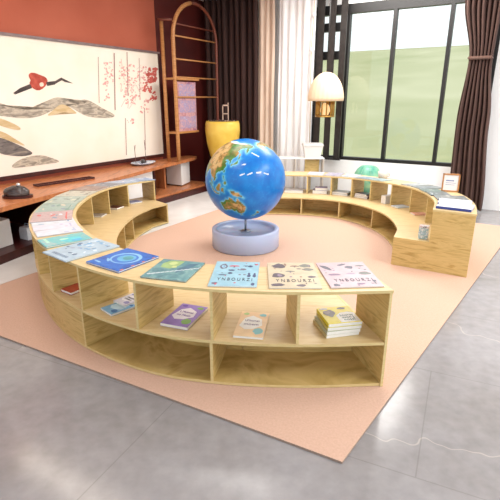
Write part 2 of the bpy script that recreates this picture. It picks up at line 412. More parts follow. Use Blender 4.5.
# ------------------------------------------------------------------ globe
POLY = {
 'asia': [(40,67),(60,70),(75,72),(95,76),(112,74),(130,72),(150,71),(170,69),(180,66),(178,62),(165,60),(163,56),(156,51),(155,58),(160,61),(142,59),(136,54),(141,52),(138,46),(132,43),(129,41),(129,36),(126,34),(126,38),(122,40),(118,39),(122,37),(120,34),(122,30),(119,25),(114,22),(109,21),(106,19),(109,13),(107,10),(105,9),(103,12),(100,13),(100,8),(104,2),(103,1),(99,7),(98,14),(95,16),(91,22),(87,21),(80,15),(80,11),(77,8),(73,17),(70,22),(62,25),(56,27),(48,30),(52,24),(56,26),(59,22),(52,16),(44,12),(38,22),(34,29),(36,36),(28,37),(27,40),(40,41),(38,47),(30,46),(20,40),(14,45),(10,44),(3,43),(-5,36),(-9,38),(-9,43),(-2,44),(-4,48),(3,51),(9,54),(20,54),(28,60),(22,60),(25,65),(18,62),(12,56),(6,58),(12,65),(25,71)],
 'borneo': [(109,1),(112,3),(116,7),(119,5),(117,1),(116,-4),(110,-3)],
 'sumatra': [(95,5),(98,4),(104,-2),(106,-6),(102,-4),(98,1)],
 'java': [(105,-6.3),(111,-6.4),(115,-7.5),(114,-8.7),(108,-8)],
 'sulawesi': [(119,0),(121,1.2),(125,1.5),(121,.3),(123,-1),(121,-2),(123,-5),(120.5,-3),(119.5,-5.5)],
 'luzon': [(120,18),(122,18),(122,15),(124,13),(121,13.5),(120,15)],
 'mindanao': [(122,8),(125,10),(126.5,7),(125,5.8)],
 'newguinea': [(131,-.8),(134,-.8),(138,-1.8),(145,-4.5),(151,-10.5),(146,-8.5),(141,-9.2),(138,-8),(133,-4)],
 'australia': [(114,-22),(118,-20),(122,-18),(125,-14),(129,-15),(131,-11.5),(136,-12),(136,-15),(140,-17.5),(142,-11),(145,-15),(149,-20),(153,-25),(153,-30),(150,-37),(146,-39),(140,-38),(138,-33.5),(135,-34.5),(131,-31.5),(124,-33),(118,-35),(115,-34),(115,-30)],
 'tasmania': [(145,-41),(148,-41),(147.5,-43.5),(146,-43.5)],
 'nz_n': [(173,-35),(178,-37.7),(176.5,-41),(174,-39)], 'nz_s': [(173,-40.7),(174,-42),(170.5,-46),(166.5,-46),(170,-43)],
 'honshu': [(131,34),(136,36.5),(139,38),(141,41.3),(142,39.5),(140.5,35.5),(136,34)], 'hokkaido': [(140,42),(142,45.3),(145.3,43.5),(143,42)], 'kyushu': [(130,33.5),(132,33.3),(131,31.2)], 'sakhalin': [(142,46),(144,49),(143,54),(142,50)], 'taiwan': [(120.2,23),(121.6,25.2),(121,22)],
 'namerica': [(-168,66),(-156,71),(-140,70),(-125,70),(-110,68),(-95,69),(-82,69),(-86,63),(-94,60),(-92,57),(-82,55),(-79,52),(-78,58),(-77,62),(-65,59),(-56,52),(-66,50),(-60,46),(-70,43),(-75,37),(-81,31),(-80,25),(-84,30),(-95,29),(-97,22),(-90,21),(-87,21),(-88,16),(-83,15),(-83,9),(-78,8.5),(-85,10),(-92,14),(-100,17),(-106,22),(-112,30),(-114,31),(-110,23),(-117,33),(-124,40),(-124,48),(-134,58),(-148,60),(-158,56),(-164,60)],
 'samerica': [(-78,8),(-72,12),(-60,9),(-50,1),(-35,-6),(-39,-15),(-48,-27),(-58,-36),(-65,-42),(-69,-52),(-75,-50),(-72,-30),(-70,-18),(-80,-6),(-80,1)],
 'africa': [(-16,15),(-16,24),(-6,35),(10,37),(20,31),(32,31),(43,12),(51,12),(40,-5),(40,-16),(32,-28),(20,-35),(12,-18),(9,2),(-8,4)],
 'greenland': [(-55,61),(-68,77),(-40,83),(-18,78),(-30,68)],
 'madagascar': [(44,-20),(49,-12),(47,-25)]}
def seg_d(px, py, a, b, cl):
    ax, ay, bx, by = (a[0]-px)*cl, a[1]-py, (b[0]-px)*cl, b[1]-py
    dx, dy = bx-ax, by-ay; t = max(0, min(1, -(ax*dx+ay*dy)/(dx*dx+dy*dy+1e-9)))
    return math.hypot(ax+t*dx, ay+t*dy)
BB = {k: (min(p[0] for p in v), max(p[0] for p in v), min(p[1] for p in v), max(p[1] for p in v)) for k, v in POLY.items()}
def land(lon, lat):
    """signed distance in degrees: >0 inside land"""
    best = -99; cl = math.cos(R(lat))
    for k, P in POLY.items():
        b = BB[k]
        if lon < b[0]-7 or lon > b[1]+7 or lat < b[2]-7 or lat > b[3]+7: continue
        ins = False; md = 99; n = len(P)
        for i in range(n):
            p, q = P[i], P[(i+1) % n]
            if (p[1] > lat) != (q[1] > lat) and lon < (q[0]-p[0])*(lat-p[1])/(q[1]-p[1])+p[0]: ins = not ins
            md = min(md, seg_d(lon, lat, p, q, cl))
        d = md if ins else -md
        best = max(best, d)
    if lat < -70: best = max(best, -70-lat)
    return best
def mix(a, b, t): t = max(0, min(1, t)); return tuple(x+(y-x)*t for x, y in zip(a, b))
STREAK = [(146, 20, 152, 22), (157, 21, 163, 23), (170, 23, 176, 23), (-180, 22, -172, 19), (168, 52, 180, 45), (149, 34, 154, 35)]
def earth(lon, lat):
    for a_, b_, c_, d_ in STREAK:
        if seg_d(lon, lat, (a_, b_), (c_, d_), math.cos(R(lat))) < .75: return (236, 244, 250)
    q = Vector((math.cos(R(lat))*math.cos(R(lon)), math.cos(R(lat))*math.sin(R(lon)), math.sin(R(lat))))
    d = land(lon, lat)+1.2*noise.noise(q*14)+.5*noise.noise(q*40)
    n1 = noise.fractal(q*4, 1, 2, 4); n2 = noise.fractal(q*12+Vector((3, 1, 2)), 1, 2, 4)
    if d > 0:
        green, brown, tan = (58, 122, 40), (178, 132, 72), (206, 176, 122)
        k = .5+n1*.9
        if 112 < lon < 148 and -38 < lat < -16: k = max(k, .0)+(.45 if d > 3.5 else -.2)
        if 60 < lon < 112 and lat > 28: k += .5
        if lon > 105 and lat < 45 and lat > 10 and d < 6: k -= .4
        c = mix(green, brown, k*1.3) if k < .75 else mix(brown, tan, (k-.75)*3)
        if n2 > .25: c = mix(c, (92, 84, 42), .5)
        if lat > 70 or lat < -66: c = (236, 240, 244)
        return c
    deep, mid, shelf = (4, 104, 196), (8, 132, 216), (140, 216, 238)
    c = mix(mid, deep, .5+n1*.6)
    c = mix(shelf, c, min(1, -d/3.6)**.7)
    if n2 > .45: c = mix(c, (54, 160, 226), .25)
    return c
GR = .41; GC = Vector((-.047, 4.62, .723))
gl = thing('globe', 'large world globe turned to the Pacific on a round base', 'globe', (GC.x, GC.y, .0125))
bm = bmesh.new(); nl, nt_ = 200, 320; rows = []
for i in range(nl+1):
    la = -90+180*i/nl
    if i in (0, nl): rows.append([bm.verts.new((0, 0, GR*math.sin(R(la))))]); continue
    rows.append([bm.verts.new((GR*math.cos(R(la))*math.cos(2*math.pi*j/nt_), GR*math.cos(R(la))*math.sin(2*math.pi*j/nt_), GR*math.sin(R(la)))) for j in range(nt_)])
for i in range(nl):
    a, b = rows[i], rows[i+1]
    for j in range(nt_):
        j2 = (j+1) % nt_
        fs = [a[0], b[j2], b[j]] if len(a) == 1 else ([a[j], a[j2], b[0]] if len(b) == 1 else [a[j], a[j2], b[j2], b[j]])
        bm.faces.new(fs).smooth = True
EARTH = mat('printed_world_map', (1, 1, 1, 1), .28)
an = EARTH.node_tree.nodes.new('ShaderNodeVertexColor'); an.layer_name = 'map'
EARTH.node_tree.links.new(an.outputs[0], EARTH.node_tree.nodes['Principled BSDF'].inputs['Base Color'])
sp = build('globe_ball', bm, EARTH, gl, True)
ca = sp.data.color_attributes.new('map', 'FLOAT_COLOR', 'POINT')
for i, v in enumerate(sp.data.vertices):
    la = math.degrees(math.asin(max(-1, min(1, v.co.z/GR)))); lo = math.degrees(math.atan2(v.co.y, v.co.x))
    c = earth(lo, la); ca.data[i].color = (lin(c[0]/255), lin(c[1]/255), lin(c[2]/255), 1)
# turn longitude 153 E towards the camera, tip the north pole slightly towards it
sp.matrix_basis = Matrix.Translation((0, 0, GC.z-.0125)) @ Matrix.Rotation(R(5), 4, 'X') @ Matrix.Rotation(R(-90-153), 4, 'Z')
b2 = bmesh.new(); prof = [(0, 0), (.345, 0), (.357, .01), (.357, .195), (.35, .203), (.315, .203), (.305, .19), (.30, .165), (0, .160)]
lathe(b2, prof, 64); build('globe_base', b2, ACRYL, gl)
b2 = bmesh.new(); tube(b2, [(0, 0, .16), (0, 0, GC.z-.0125-GR+.01)], .012, 16); build('rod', b2, STEEL, gl)
b2 = bmesh.new(); lathe(b2, [(0, .160), (.06, .160), (.05, .172), (.014, .176)], 32); build('rod_socket', b2, STEEL, gl)

# printed direction arrows on the ocean
# ------------------------------------------------------------------ books
def disc(bm, cx, cy, rx, ry, z, mi, n=18, rot=0):
    vs = []
    for k in range(n):
        a = 2*math.pi*k/n; j = 1 if n != 18 else 1+.34*noise.noise(Vector((math.cos(a)*1.7+cx*90, math.sin(a)*1.7+cy*90, rx*50))); x, y = rx*j*math.cos(a), ry*j*math.sin(a)
        vs.append(bm.verts.new((cx+x*math.cos(rot)-y*math.sin(rot), cy+x*math.sin(rot)+y*math.cos(rot), z)))
    bm.faces.new(vs).material_index = mi
def quad(bm, x0, y0, x1, y1, z, mi):
    bm.faces.new([bm.verts.new(p) for p in ((x0, y0, z), (x1, y0, z), (x1, y1, z), (x0, y1, z))]).material_index = mi
def mush(bm, x, y, s, z, mi, mj):
    vs = [bm.verts.new((x+s*math.cos(math.pi*k/8), y+s*.62*math.sin(math.pi*k/8), z)) for k in range(9)]
    bm.faces.new(vs).material_index = mi; quad(bm, x-s*.16, y-s*.55, x+s*.16, y, z, mj)
def Mat(loc, rz, nrm=None):
    m = Matrix.Rotation(rz, 4, 'Z')
    if nrm is not None:
        q = Vector((0, 0, 1)).rotation_difference(nrm); m = q.to_matrix().to_4x4() @ m
    return Matrix.Translation(loc) @ m
def surf_normal(p, zf):
    e = .05; dx = (zf(Vector((p.x+e, p.y)))-zf(Vector((p.x-e, p.y))))/(2*e); dy = (zf(Vector((p.x, p.y+e)))-zf(Vector((p.x, p.y-e))))/(2*e)
    return Vector((-dx, -dy, 1)).normalized()
def book(name, label, cat, M, w, h, t, cover, group=None, art=None, spine_side=-1, hard=True):
    """w along local x, h along local y, lying flat; spine on the local x side"""
    r = thing(name, label, cat, group=group, M=M)
    ct = .0022 if hard else .001
    bm = bmesh.new(); ov = .003 if hard else .0004
    rbox(bm, (-w/2, -h/2, 0), (w/2, h/2, ct), ct*.4); rbox(bm, (-w/2, -h/2, t-ct), (w/2, h/2, t), ct*.4)
    sx = w/2*spine_side
    rbox(bm, (min(sx, sx-ct*spine_side), -h/2, 0), (max(sx, sx-ct*spine_side), h/2, t), ct*.4)
    cv = build('cover', bm, cover, r)
    bm = bmesh.new(); a, b = -w/2+(ct if spine_side < 0 else ov), w/2-(ct if spine_side > 0 else ov)
    box(bm, (a, -h/2+ov, ct), (b, h/2-ov, t-ct)); build('pages', bm, PAGES, r)
    if art: art(cv, w, h, t)
    return r
def art_obj(r, bm, mats): 
    for f in bm.faces:
        if f.normal.z < 0: f.normal_flip()
    return build('cover_picture', bm, mats, r)
def cover_animals(mode):
    def f(r, w, h, t):
        bm = bmesh.new(); z = t+.0004; mats = {
            'blue': [flat(60, 70, 110), flat(196, 70, 90), flat(110, 100, 120), flat(150, 200, 225)],
            'cream': [flat(84, 72, 84), flat(130, 76, 70), flat(120, 122, 112), flat(146, 124, 146)],
            'pink': [flat(76, 72, 92), flat(124, 92, 124), flat(96, 98, 92), flat(160, 136, 160)]}[mode]
        rnd = random.Random({'blue': 1, 'cream': 2, 'pink': 3}[mode])
        if mode == 'blue':
            disc(bm, -.30*w, .27*h, .09*w, .11*h, z, 2); disc(bm, -.30*w, .27*h, .05*w, .06*h, z+.0002, 3); mush(bm, -.06*w, .28*h, .12*w, z, 1, 2); mush(bm, .2*w, .30*h, .07*w, z, 0, 0); disc(bm, .3*w, .3*h, .05*w, .04*h, z, 0)
            disc(bm, .43*w, .38*h, .04*w, .03*h, z, 1); disc(bm, -.1*w, .12*h, .07*w, .03*h, z, 0); disc(bm, .12*w, .16*h, .09*w, .04*h, z, 2)
            disc(bm, -.12*w, 0, .05*w, .04*h, z, 0); disc(bm, -.27*w, -.08*h, .09*w, .02*h, z, 0)
            for k in (.1, .2): disc(bm, k*w, -.06*h, .03*w, .02*h, z, 2)
            disc(bm, .3*w, -.1*h, .04*w, .05*h, z, 0); disc(bm, .3*w, -.02*h, .025*w, .04*h, z, 0); disc(bm, .42*w, -.1*h, .04*w, .05*h, z, 0); disc(bm, .42*w, -.02*h, .025*w, .04*h, z, 0)
            quad(bm, -.25*w, -.43*h, .25*w, -.42*h, z, 3); disc(bm, .41*w, -.41*h, .035*w, .05*h, z, 0); disc(bm, -.38*w, -.4*h, .06*w, .035*h, z, 2)
        elif mode == 'cream':
            disc(bm, -.26*w, .34*h, .14*w, .09*h, z, 0); mush(bm, .07*w, .32*h, .1*w, z, 1, 2); disc(bm, .3*w, .36*h, .12*w, .07*h, z, 2); disc(bm, .33*w, .2*h, .12*w, .05*h, z, 2)
            mush(bm, -.04*w, .1*h, .1*w, z, 2, 3); disc(bm, -.3*w, -.04*h, .12*w, .08*h, z, 0); disc(bm, -.27*w, -.04*h, .05*w, .05*h, z+.0002, 3)
            disc(bm, .36*w, -.1*h, .08*w, .04*h, z, 0); disc(bm, -.33*w, -.4*h, .13*w, .05*h, z, 0); disc(bm, .12*w, -.42*h, .09*w, .04*h, z, 0); disc(bm, .15*w, .22*h, .05*w, .02*h, z, 0)
        else:
            disc(bm, -.36*w, .26*h, .06*w, .12*h, z, 0, rot=.5); disc(bm, 0, .38*h, .1*w, .03*h, z, 0, rot=.4); disc(bm, .12*w, .26*h, .09*w, .06*h, z, 0); mush(bm, .36*w, .3*h, .1*w, z, 2, 3)
            disc(bm, -.28*w, -.02*h, .12*w, .04*h, z, 1); disc(bm, .05*w, 0, .09*w, .03*h, z, 3); disc(bm, .34*w, .0*h, .12*w, .06*h, z, 2)
            disc(bm, -.36*w, -.42*h, .06*w, .05*h, z, 0); disc(bm, .1*w, -.4*h, .08*w, .03*h, z, 1); disc(bm, .4*w, -.3*h, .04*w, .04*h, z, 0)
        for k in range(16):
            px_, py_ = rnd.uniform(-.44, .44)*w, rnd.choice((rnd.uniform(-.45, -.34), rnd.uniform(-.12, .45), rnd.uniform(-.12, .45)))*h
            disc(bm, px_, py_, rnd.uniform(.012, .03)*w, rnd.uniform(.008, .028)*h, z+.00005*k, rnd.randrange(4), 7, rnd.uniform(0, 3))
        art_obj(r, bm, mats)
        text('title', 'Y N B O U R Z I', .04*h/.27, Matrix.Translation((.02*w, -.25*h, t+.0006)), INK, r, width=.74*w)
    return f
def quad_place(c, z, zf=None):
    """c: four image corners back-left, back-right, front-right, front-left -> centre, size, heading"""
    P = [at(x, y, z) for x, y in c]; ctr = (P[0]+P[1]+P[2]+P[3])/4
    ex = ((P[1]-P[0])+(P[2]-P[3]))/2; ey = ((P[0]-P[3])+(P[1]-P[2]))/2
    rz = math.atan2(ex.y, ex.x); 
    return ctr, ex.length, ey.length*abs(math.sin(math.atan2(ey.y, ey.x)-rz)), rz
T1 = TOPZ+.0015
def put(name, label, corners, t, cover, art=None, z=None, size=None, rz=None, group=None, hard=True, cat='book'):
    z = T1 if z is None else z
    ctr, w, h, a = quad_place(corners, z+t)
    if size: w, h = size
    if rz is not None: a = rz
    ctr.z = z
    return book(name, label, cat, Mat(ctr, a), w, h, t, cover, group, art, hard=hard)
TG = 'picture books displayed on the front top board'
put('picture_book', 'pink square picture book with grey drawings, rightmost on front top', [(317.5, 262.6), (361, 262), (386, 285.5), (329, 288)], .006, flat(190, 166, 174), cover_animals('pink'), group=TG, hard=False)
put('picture_book', 'cream square picture book with mushroom drawings between pink and pale blue ones', [(268, 262.6), (314, 262.6), (321.6, 288), (268, 287.5)], .006, flat(200, 186, 158), cover_animals('cream'), group=TG, hard=False)
put('picture_book', 'pale blue square picture book with small dark and red animals', [(215.5, 261.7), (259, 261.7), (257.5, 287.5), (209.5, 285)], .006, flat(146, 190, 208), cover_animals('blue'), group=TG, hard=False)
def art_teal(r, w, h, t):
    bm = bmesh.new(); z = t+.0004; rnd = random.Random(4)
    vs = [(-.28, .44), (.05, .46), (.02, .2), (-.1, .0), (-.34, .05), (-.38, .25)]
    bm.faces.new([bm.verts.new((a*w, b*h, z)) for a, b in vs]).material_index = 0
    disc(bm, -.15*w, .3*h, .09*w, .1*h, z+.0003, 1); disc(bm, -.05*w, .12*h, .06*w, .06*h, z+.0003, 1)
    for k in range(12):
        x = -.45+.08*k; bm.faces.new([bm.verts.new((p*w, q*h, z+.0002)) for p, q in ((x, -.34+.04*k), (x+.06, -.30+.045*k), (x+.12, -.33+.05*k), (x+.04, -.38+.045*k))]).material_index = 2
    bm.faces.new([bm.verts.new((p*w, q*h, z)) for p, q in ((.12, -.2), (.3, .1), (.42, .42), (.22, .34), (.06, .04))]).material_index = 3
    art_obj(r, bm, [flat(150, 180, 120), flat(190, 204, 140), flat(206, 218, 222), flat(70, 112, 134)])
put('picture_book', 'teal-grey landscape picture book with yellow-green patch on front top', [(162.5, 259), (206, 262.3), (184.5, 281.5), (141.5, 276)], .008, blotch([(70, 118, 128), (96, 146, 152), (130, 170, 168)], 18), art_teal, group=TG)
def art_swirl(r, w, h, t):
    bm = bmesh.new(); z = t+.0004
    disc(bm, .02*w, .06*h, .34*w, .30*h, z, 0, 32); disc(bm, .02*w, .04*h, .28*w, .25*h, z+.0003, 1, 32); disc(bm, .04*w, .06*h, .2*w, .18*h, z+.0006, 2, 32)
    disc(bm, .06*w, .08*h, .11*w, .1*h, z+.0009, 3, 24); disc(bm, -.32*w, -.36*h, .12*w, .025*h, z, 0, rot=-.1); disc(bm, -.2*w, -.2*h, .1*w, .03*h, z+.0008, 0, rot=-.6)
    for k in range(7): quad(bm, .46*w, (-.45+.13*k)*h, .497*w, (-.38+.13*k)*h, z, 4+k % 2)
    art_obj(r, bm, [flat(130, 186, 226), flat(34, 110, 196), flat(90, 170, 210), flat(70, 150, 160), flat(226, 120, 50), flat(24, 50, 120)])
put('picture_book', 'bright blue picture book with a swirling pale ring on its cover', [(126, 247.7), (156.6, 255.5), (121, 272.4), (87, 261.7)], .011, blotch([(10, 76, 160), (20, 108, 196), (14, 90, 180)], 10), art_swirl, group=TG)
def art_map(r, w, h, t):
    bm = bmesh.new(); z = t+.0004; rnd = random.Random(9)
    for k in range(34):
        disc(bm, rnd.uniform(-.42, .42)*w, rnd.uniform(-.25, .42)*h, rnd.uniform(.02, .07)*w, rnd.uniform(.015, .05)*h, z+k*1e-5, rnd.randrange(4), 9, rnd.uniform(0, 3))
    for k in range(9): quad(bm, (-.3+.07*k)*w, -.42*h, (-.26+.07*k)*w, -.36*h, z, 3)
    art_obj(r, bm, [flat(110, 166, 206), flat(206, 222, 234), flat(150, 162, 186), flat(84, 112, 144)])
put('picture_book', 'white and pale blue picture book with scattered sketches, beside the bright blue one', [(92.4, 237.8), (121, 245), (64, 262), (46, 252)], .009, flat(166, 190, 206), art_map, group=TG)
def art_aqua(r, w, h, t):
    bm = bmesh.new(); z = t+.0004
    disc(bm, .12*w, .1*h, .3*w, .22*h, z, 0); disc(bm, .3*w, .2*h, .12*w, .12*h, z+.0003, 1); disc(bm, 0, -.02*h, .1*w, .1*h, z+.0004, 2); quad(bm, -.42*w, -.4*h, .1*w, -.34*h, z, 2)
    art_obj(r, bm, [flat(80, 196, 206), flat(60, 170, 214), flat(170, 222, 200)])
put('picture_book', 'pale green and aqua picture book with dark red page edge', [(81, 232.5), (92, 236.5), (46, 249), (38.5, 239)], .012, blotch([(160, 186, 176), (96, 186, 190), (180, 180, 176)], 8), art_aqua, group=TG)
bk = COL.objects[-1]
# white, printed and stacked books along the left arc of the top
def ring(ch, s, d, zf, rot=0):
    p = ch.P(s, d); n = ch.N(s); a = math.atan2(n.y, n.x)-math.pi/2+rot
    return Vector((p.x, p.y, zf(p)+.0012)), a, surf_normal(p, zf)
def rbook(ch, s, d, zf, label, w, h, t, cover, group, art=None, rot=0, name='book', cat='book', hard=True, dz=0):
    loc, a, n = ring(ch, s, d, zf, rot); loc = loc+Vector((0, 0, dz))
    return book(name, label, cat, Mat(loc, a, n), w, h, t, cover, group, art, hard=hard)
def art_lines(seed, cols, n=10):
    def f(r, w, h, t):
        rnd = random.Random(seed); bm = bmesh.new()
        for k in range(n):
            disc(bm, rnd.uniform(-.36, .36)*w, rnd.uniform(-.4, .4)*h, rnd.uniform(.05, .14)*w, rnd.uniform(.02, .07)*h, t+.0004+k*2e-5, k % len(cols), 10, rnd.uniform(-.5, .5))
        quad(bm, -.3*w, .33*h, .3*w, .37*h, t+.0009, 0)
        art_obj(r, bm, [flat(*c) for c in cols])
    return f
LG = 'books laid along the left arc of the top'
s0 = left.find(52, 240, .17, zt)
sA = left.find(55, 233, .17, zt)
step = .195
arc = [
 ('glossy white booklet nearest the aqua book on the left arc', (222, 226, 238), [(176, 186, 212), (160, 180, 210)]),
 ('glossy white booklet in the middle of three white ones on the left arc', (226, 224, 238), [(180, 180, 210), (200, 180, 200)]),
 ('glossy white booklet farthest of three white ones on the left arc', (218, 226, 236), [(110, 150, 190), (140, 180, 196)]),
 ('colourful book with pink and blue cover and dark red edge on the left arc', (202, 176, 178), [(206, 90, 94), (120, 150, 170), (200, 210, 220)]),
 ('pale green printed book just behind the pink-covered one on the left arc', (160, 188, 180), [(110, 150, 140), (200, 190, 170), (120, 140, 160)]),
 ('grey-green printed book beside the third cell of the left arc', (176, 196, 186), [(110, 130, 120), (206, 206, 180)]),
 ('mottled cream book on the left arc behind the grey-green one', (206, 206, 190), [(130, 120, 110), (170, 180, 170)]),
 ('brown and grey book on the far part of the left arc', (168, 140, 128), [(90, 70, 70), (150, 150, 150)]),
 ('slate-coloured book on the far part of the left arc beside the brown one', (140, 150, 164), [(70, 80, 100), (190, 190, 190)]),
 ('white and light blue book near the far end of the left arc', (190, 210, 232), [(110, 150, 200), (240, 240, 240)]),
 ('light blue book lying last at the far end of the left arc', (160, 190, 224), [(70, 110, 180), (230, 236, 240)])]
sx = left.find(62, 240, .17, zt)+.155; print('sx', sx, left.find(57,231,.17,zt), left.find(54,223,.17,zt), left.find(57,216,.17,zt), left.find(63,206,.17,zt))
sE = left.len-.17
n_ = len(arc); 
pos = [sx+.165*i for i in range(3)]; s4 = sx+.165*3+.03; pos += [s4+(sE-s4)*i/(n_-4) for i in range(n_-3)]
for i, (lb_, c, cs) in enumerate(arc):
    s_ = pos[i]; wd = .155 if i < 3 else (sE-s4)/(n_-4)*.95
    rbook(left, s_, .17, zt, lb_, wd, .31, .007+.004*(i in (3, 7, 8)), blotch([tuple(q*.84 for q in c), tuple(q*.95 for q in c), tuple(q*.72+20 for q in c)], 22) if i > 2 else flat(*[int(q*.94) for q in c]), LG, art_lines(i+20, cs, 8 if i > 2 else 2), rot=random.uniform(-.05, .05))
print('arc step', (sE-sx)/(n_-1))
# right-hand / far arc top
RG = 'books laid along the far arc of the top'
arcR = [
 (.17, 'white book with dark blue spine nearest the L-shaped end', (222, 228, 240), [(170, 186, 220)], .022),
 (.40, 'white and pale blue book second from the L-shaped end', (206, 218, 234), [(150, 174, 206)], .014),
 (.66, 'grey picture book lying third from the L-shaped end', (150, 156, 156), [(100, 110, 120), (196, 196, 190)], .01),
 (.90, 'dark grey book with pale lettering on the right part of the far arc', (120, 130, 134), [(190, 196, 196), (80, 90, 90)], .009),
 (1.15, 'slate green book beside the wooden display frame on the far arc', (128, 146, 142), [(90, 100, 100), (200, 200, 190)], .008),
 (1.42, 'thin grey magazine behind the fifth cell of the far arc', (156, 162, 164), [(110, 120, 130)], .007),
 (1.68, 'pale printed book on the far arc right of the small beige cup', (186, 190, 192), [(120, 130, 150), (220, 214, 200)], .01),
 (2.32, 'light aqua book on the far arc left of the small beige cup', (176, 204, 210), [(120, 150, 160)], .009),
 (2.60, 'steel blue book on the far arc before the teal pouf', (150, 168, 186), [(90, 110, 140)], .009),
 (2.90, 'white printed book on the far arc, second left of the teal pouf', (220, 222, 226), [(150, 170, 190)], .008),
 (3.18, 'pale lilac book on the far arc, right of the white rack', (206, 200, 216), [(150, 140, 180)], .008),
 (3.46, 'white booklet on the far arc in front of the white rack', (228, 228, 232), [(190, 190, 200)], .008)]
def art_white(r, w, h, t):
    bm = bmesh.new(); quad(bm, -.49*w, -.49*h, .495*w, .49*h, t+.0004, 0); quad(bm, -.3*w, -.3*h, -.1*w, .3*h, t+.0008, 1)
    art_obj(r, bm, [flat(226, 232, 244), flat(190, 204, 226)])
for i, (s_, lb_, c, cs, t_) in enumerate(arcR):
    near = min(abs(s_-right.find(380, 177, .12, zt)), abs(s_-right.find(450, 190, .06, zt))) < .21
    rbook(right, s_, .235 if near else .17, zt, lb_, .22, .20 if near else .29, t_, blotch([tuple(q*.8 for q in c), tuple(q*.92 for q in c), tuple(q*.7 for q in c)], 20) if i > 1 else flat(50, 70, 150), RG, art_lines(i+50, cs, 6) if i > 1 else art_white, rot=random.uniform(-.05, .05))
# strip of deep blue on the spine of the first white book: its own thin cover band
# ------------------------------------------------------------------ books inside the cells
ZS = BEN+.0015
def art_label(cols, words=None, wc=None):
    def f(r, w, h, t):
        bm = bmesh.new(); z = t+.0004
        vs = [(-.42, -.1), (-.3, .22), (-.05, .34), (.3, .2), (.36, -.05), (.1, -.2), (-.2, -.24)]
        bm.faces.new([bm.verts.new((a*w, b*h, z)) for a, b in vs]).material_index = 0
        disc(bm, .26*w, -.28*h, .17*w, .12*h, z+.0003, 1); disc(bm, .3*w, .38*h, .12*w, .06*h, z+.0003, 1); disc(bm, -.3*w, .4*h, .1*w, .05*h, z+.0003, 2)
        art_obj(r, bm, [flat(*c) for c in cols])
        if words:
            for k, s in enumerate(words): text('title', s, .03, Matrix.Translation((-.02*w, (.12-.15*k)*h, t+.001)), wc or INK, r, width=.5*w)
    return f
CG = 'books inside the front cells'
put('book', 'purple paperback with white title patch in the second front cell from left', [(182, 303), (205.5, 307), (190, 328), (161, 323)], .018, flat(150, 124, 196), art_label([(236, 232, 240), (130, 180, 90), (110, 80, 170)], ['L Mosmoz', 'no Mosn'], flat(110, 70, 160)), ZS, group=CG, hard=False)
put('book', 'orange and white paperback with green corner in the front middle cell', [(243, 311.5), (269.6, 313), (263, 338), (232, 335)], .014, flat(238, 206, 160), art_label([(240, 240, 236), (130, 196, 200), (176, 206, 130)], ['UMosmen', 'mosm'], flat(110, 90, 130)), ZS, group=CG, hard=False)
put('book', 'sky blue paperback lying under a white one in the left front cell', [(117, 298), (134, 308), (120, 316), (103.5, 306)], .012, flat(130, 184, 220), art_label([(190, 220, 236), (60, 120, 180), (230, 240, 244)]), ZS, group=CG, hard=False, size=(.13, .17))
put('book', 'pale lilac and white paperback lying behind the sky blue one', [(127, 291), (143, 299), (133, 307), (113.5, 300)], .022, flat(214, 214, 230), art_label([(236, 236, 244), (150, 150, 200), (120, 130, 180)], ['mosm', 'nosan'], INK), ZS, group=CG, hard=False, size=(.12, .15))
put('book', 'small red and white book in the narrow cell at the left bend', [(70, 283), (80, 287), (79, 292), (68, 288.5)], .02, flat(176, 70, 50), None, ZS, group=CG, size=(.11, .13))
# stack of yellow books
def art_yellow(r, w, h, t):
    bm = bmesh.new(); z = t+.0004
    bm.faces.new([bm.verts.new((a*w, b*h, z)) for a, b in ((-.1, -.46), (.48, -.46), (.48, .05), (.3, .14), (.05, .1), (-.1, -.05))]).material_index = 0
    disc(bm, -.25*w, .12*h, .17*w, .2*h, z+.0003, 1); disc(bm, -.3*w, .2*h, .1*w, .1*h, z+.0005, 2); disc(bm, .2*w, .38*h, .13*w, .07*h, z+.0003, 1); disc(bm, -.32*w, .42*h, .14*w, .05*h, z+.0003, 3)
    art_obj(r, bm, [flat(246, 250, 246), flat(88, 74, 60), flat(130, 110, 96), flat(200, 200, 206)])
    for k, s in enumerate(('hooray', 'nonom g', 'nosal')): text('title', s, .035, Matrix.Translation((.2*w, (-.06-.13*k)*h, t+.001)), flat(60, 110, 110), r, width=(.4-.04*k)*w)
P0 = at(343, 330, ZS); YG = 'stack of yellow picture books'
ctr, w_, h_, a_ = quad_place([(318, 302), (347, 304), (363, 329), (326.6, 328)], ZS+.08)
w_, h_, a_ = .195, .20, R(11)
specs = [('bottom book of the yellow stack, mostly hidden spine and white pages', -.012, -.004, .05, (206, 196, 150)), ('second book from the bottom of the yellow stack', -.006, -.006, .02, (190, 196, 180)), ('third book from the bottom of the yellow stack, just under the top one', .002, .0, -.02, (214, 206, 120)), ('yellow picture book with dark brown animal and teal title, topmost of its stack', .004, .004, 0, (238, 226, 44))]
zz = ZS
for i, (lb_, dx, dy, dr, c) in enumerate(specs):
    c3 = Vector((ctr.x+dx, ctr.y+dy, zz)); book('picture_book', lb_, 'book', Mat(c3, a_+dr), w_*.98, h_*.98, .0195, flat(*c), YG, art_yellow if i == 3 else None, hard=False); zz += .0202
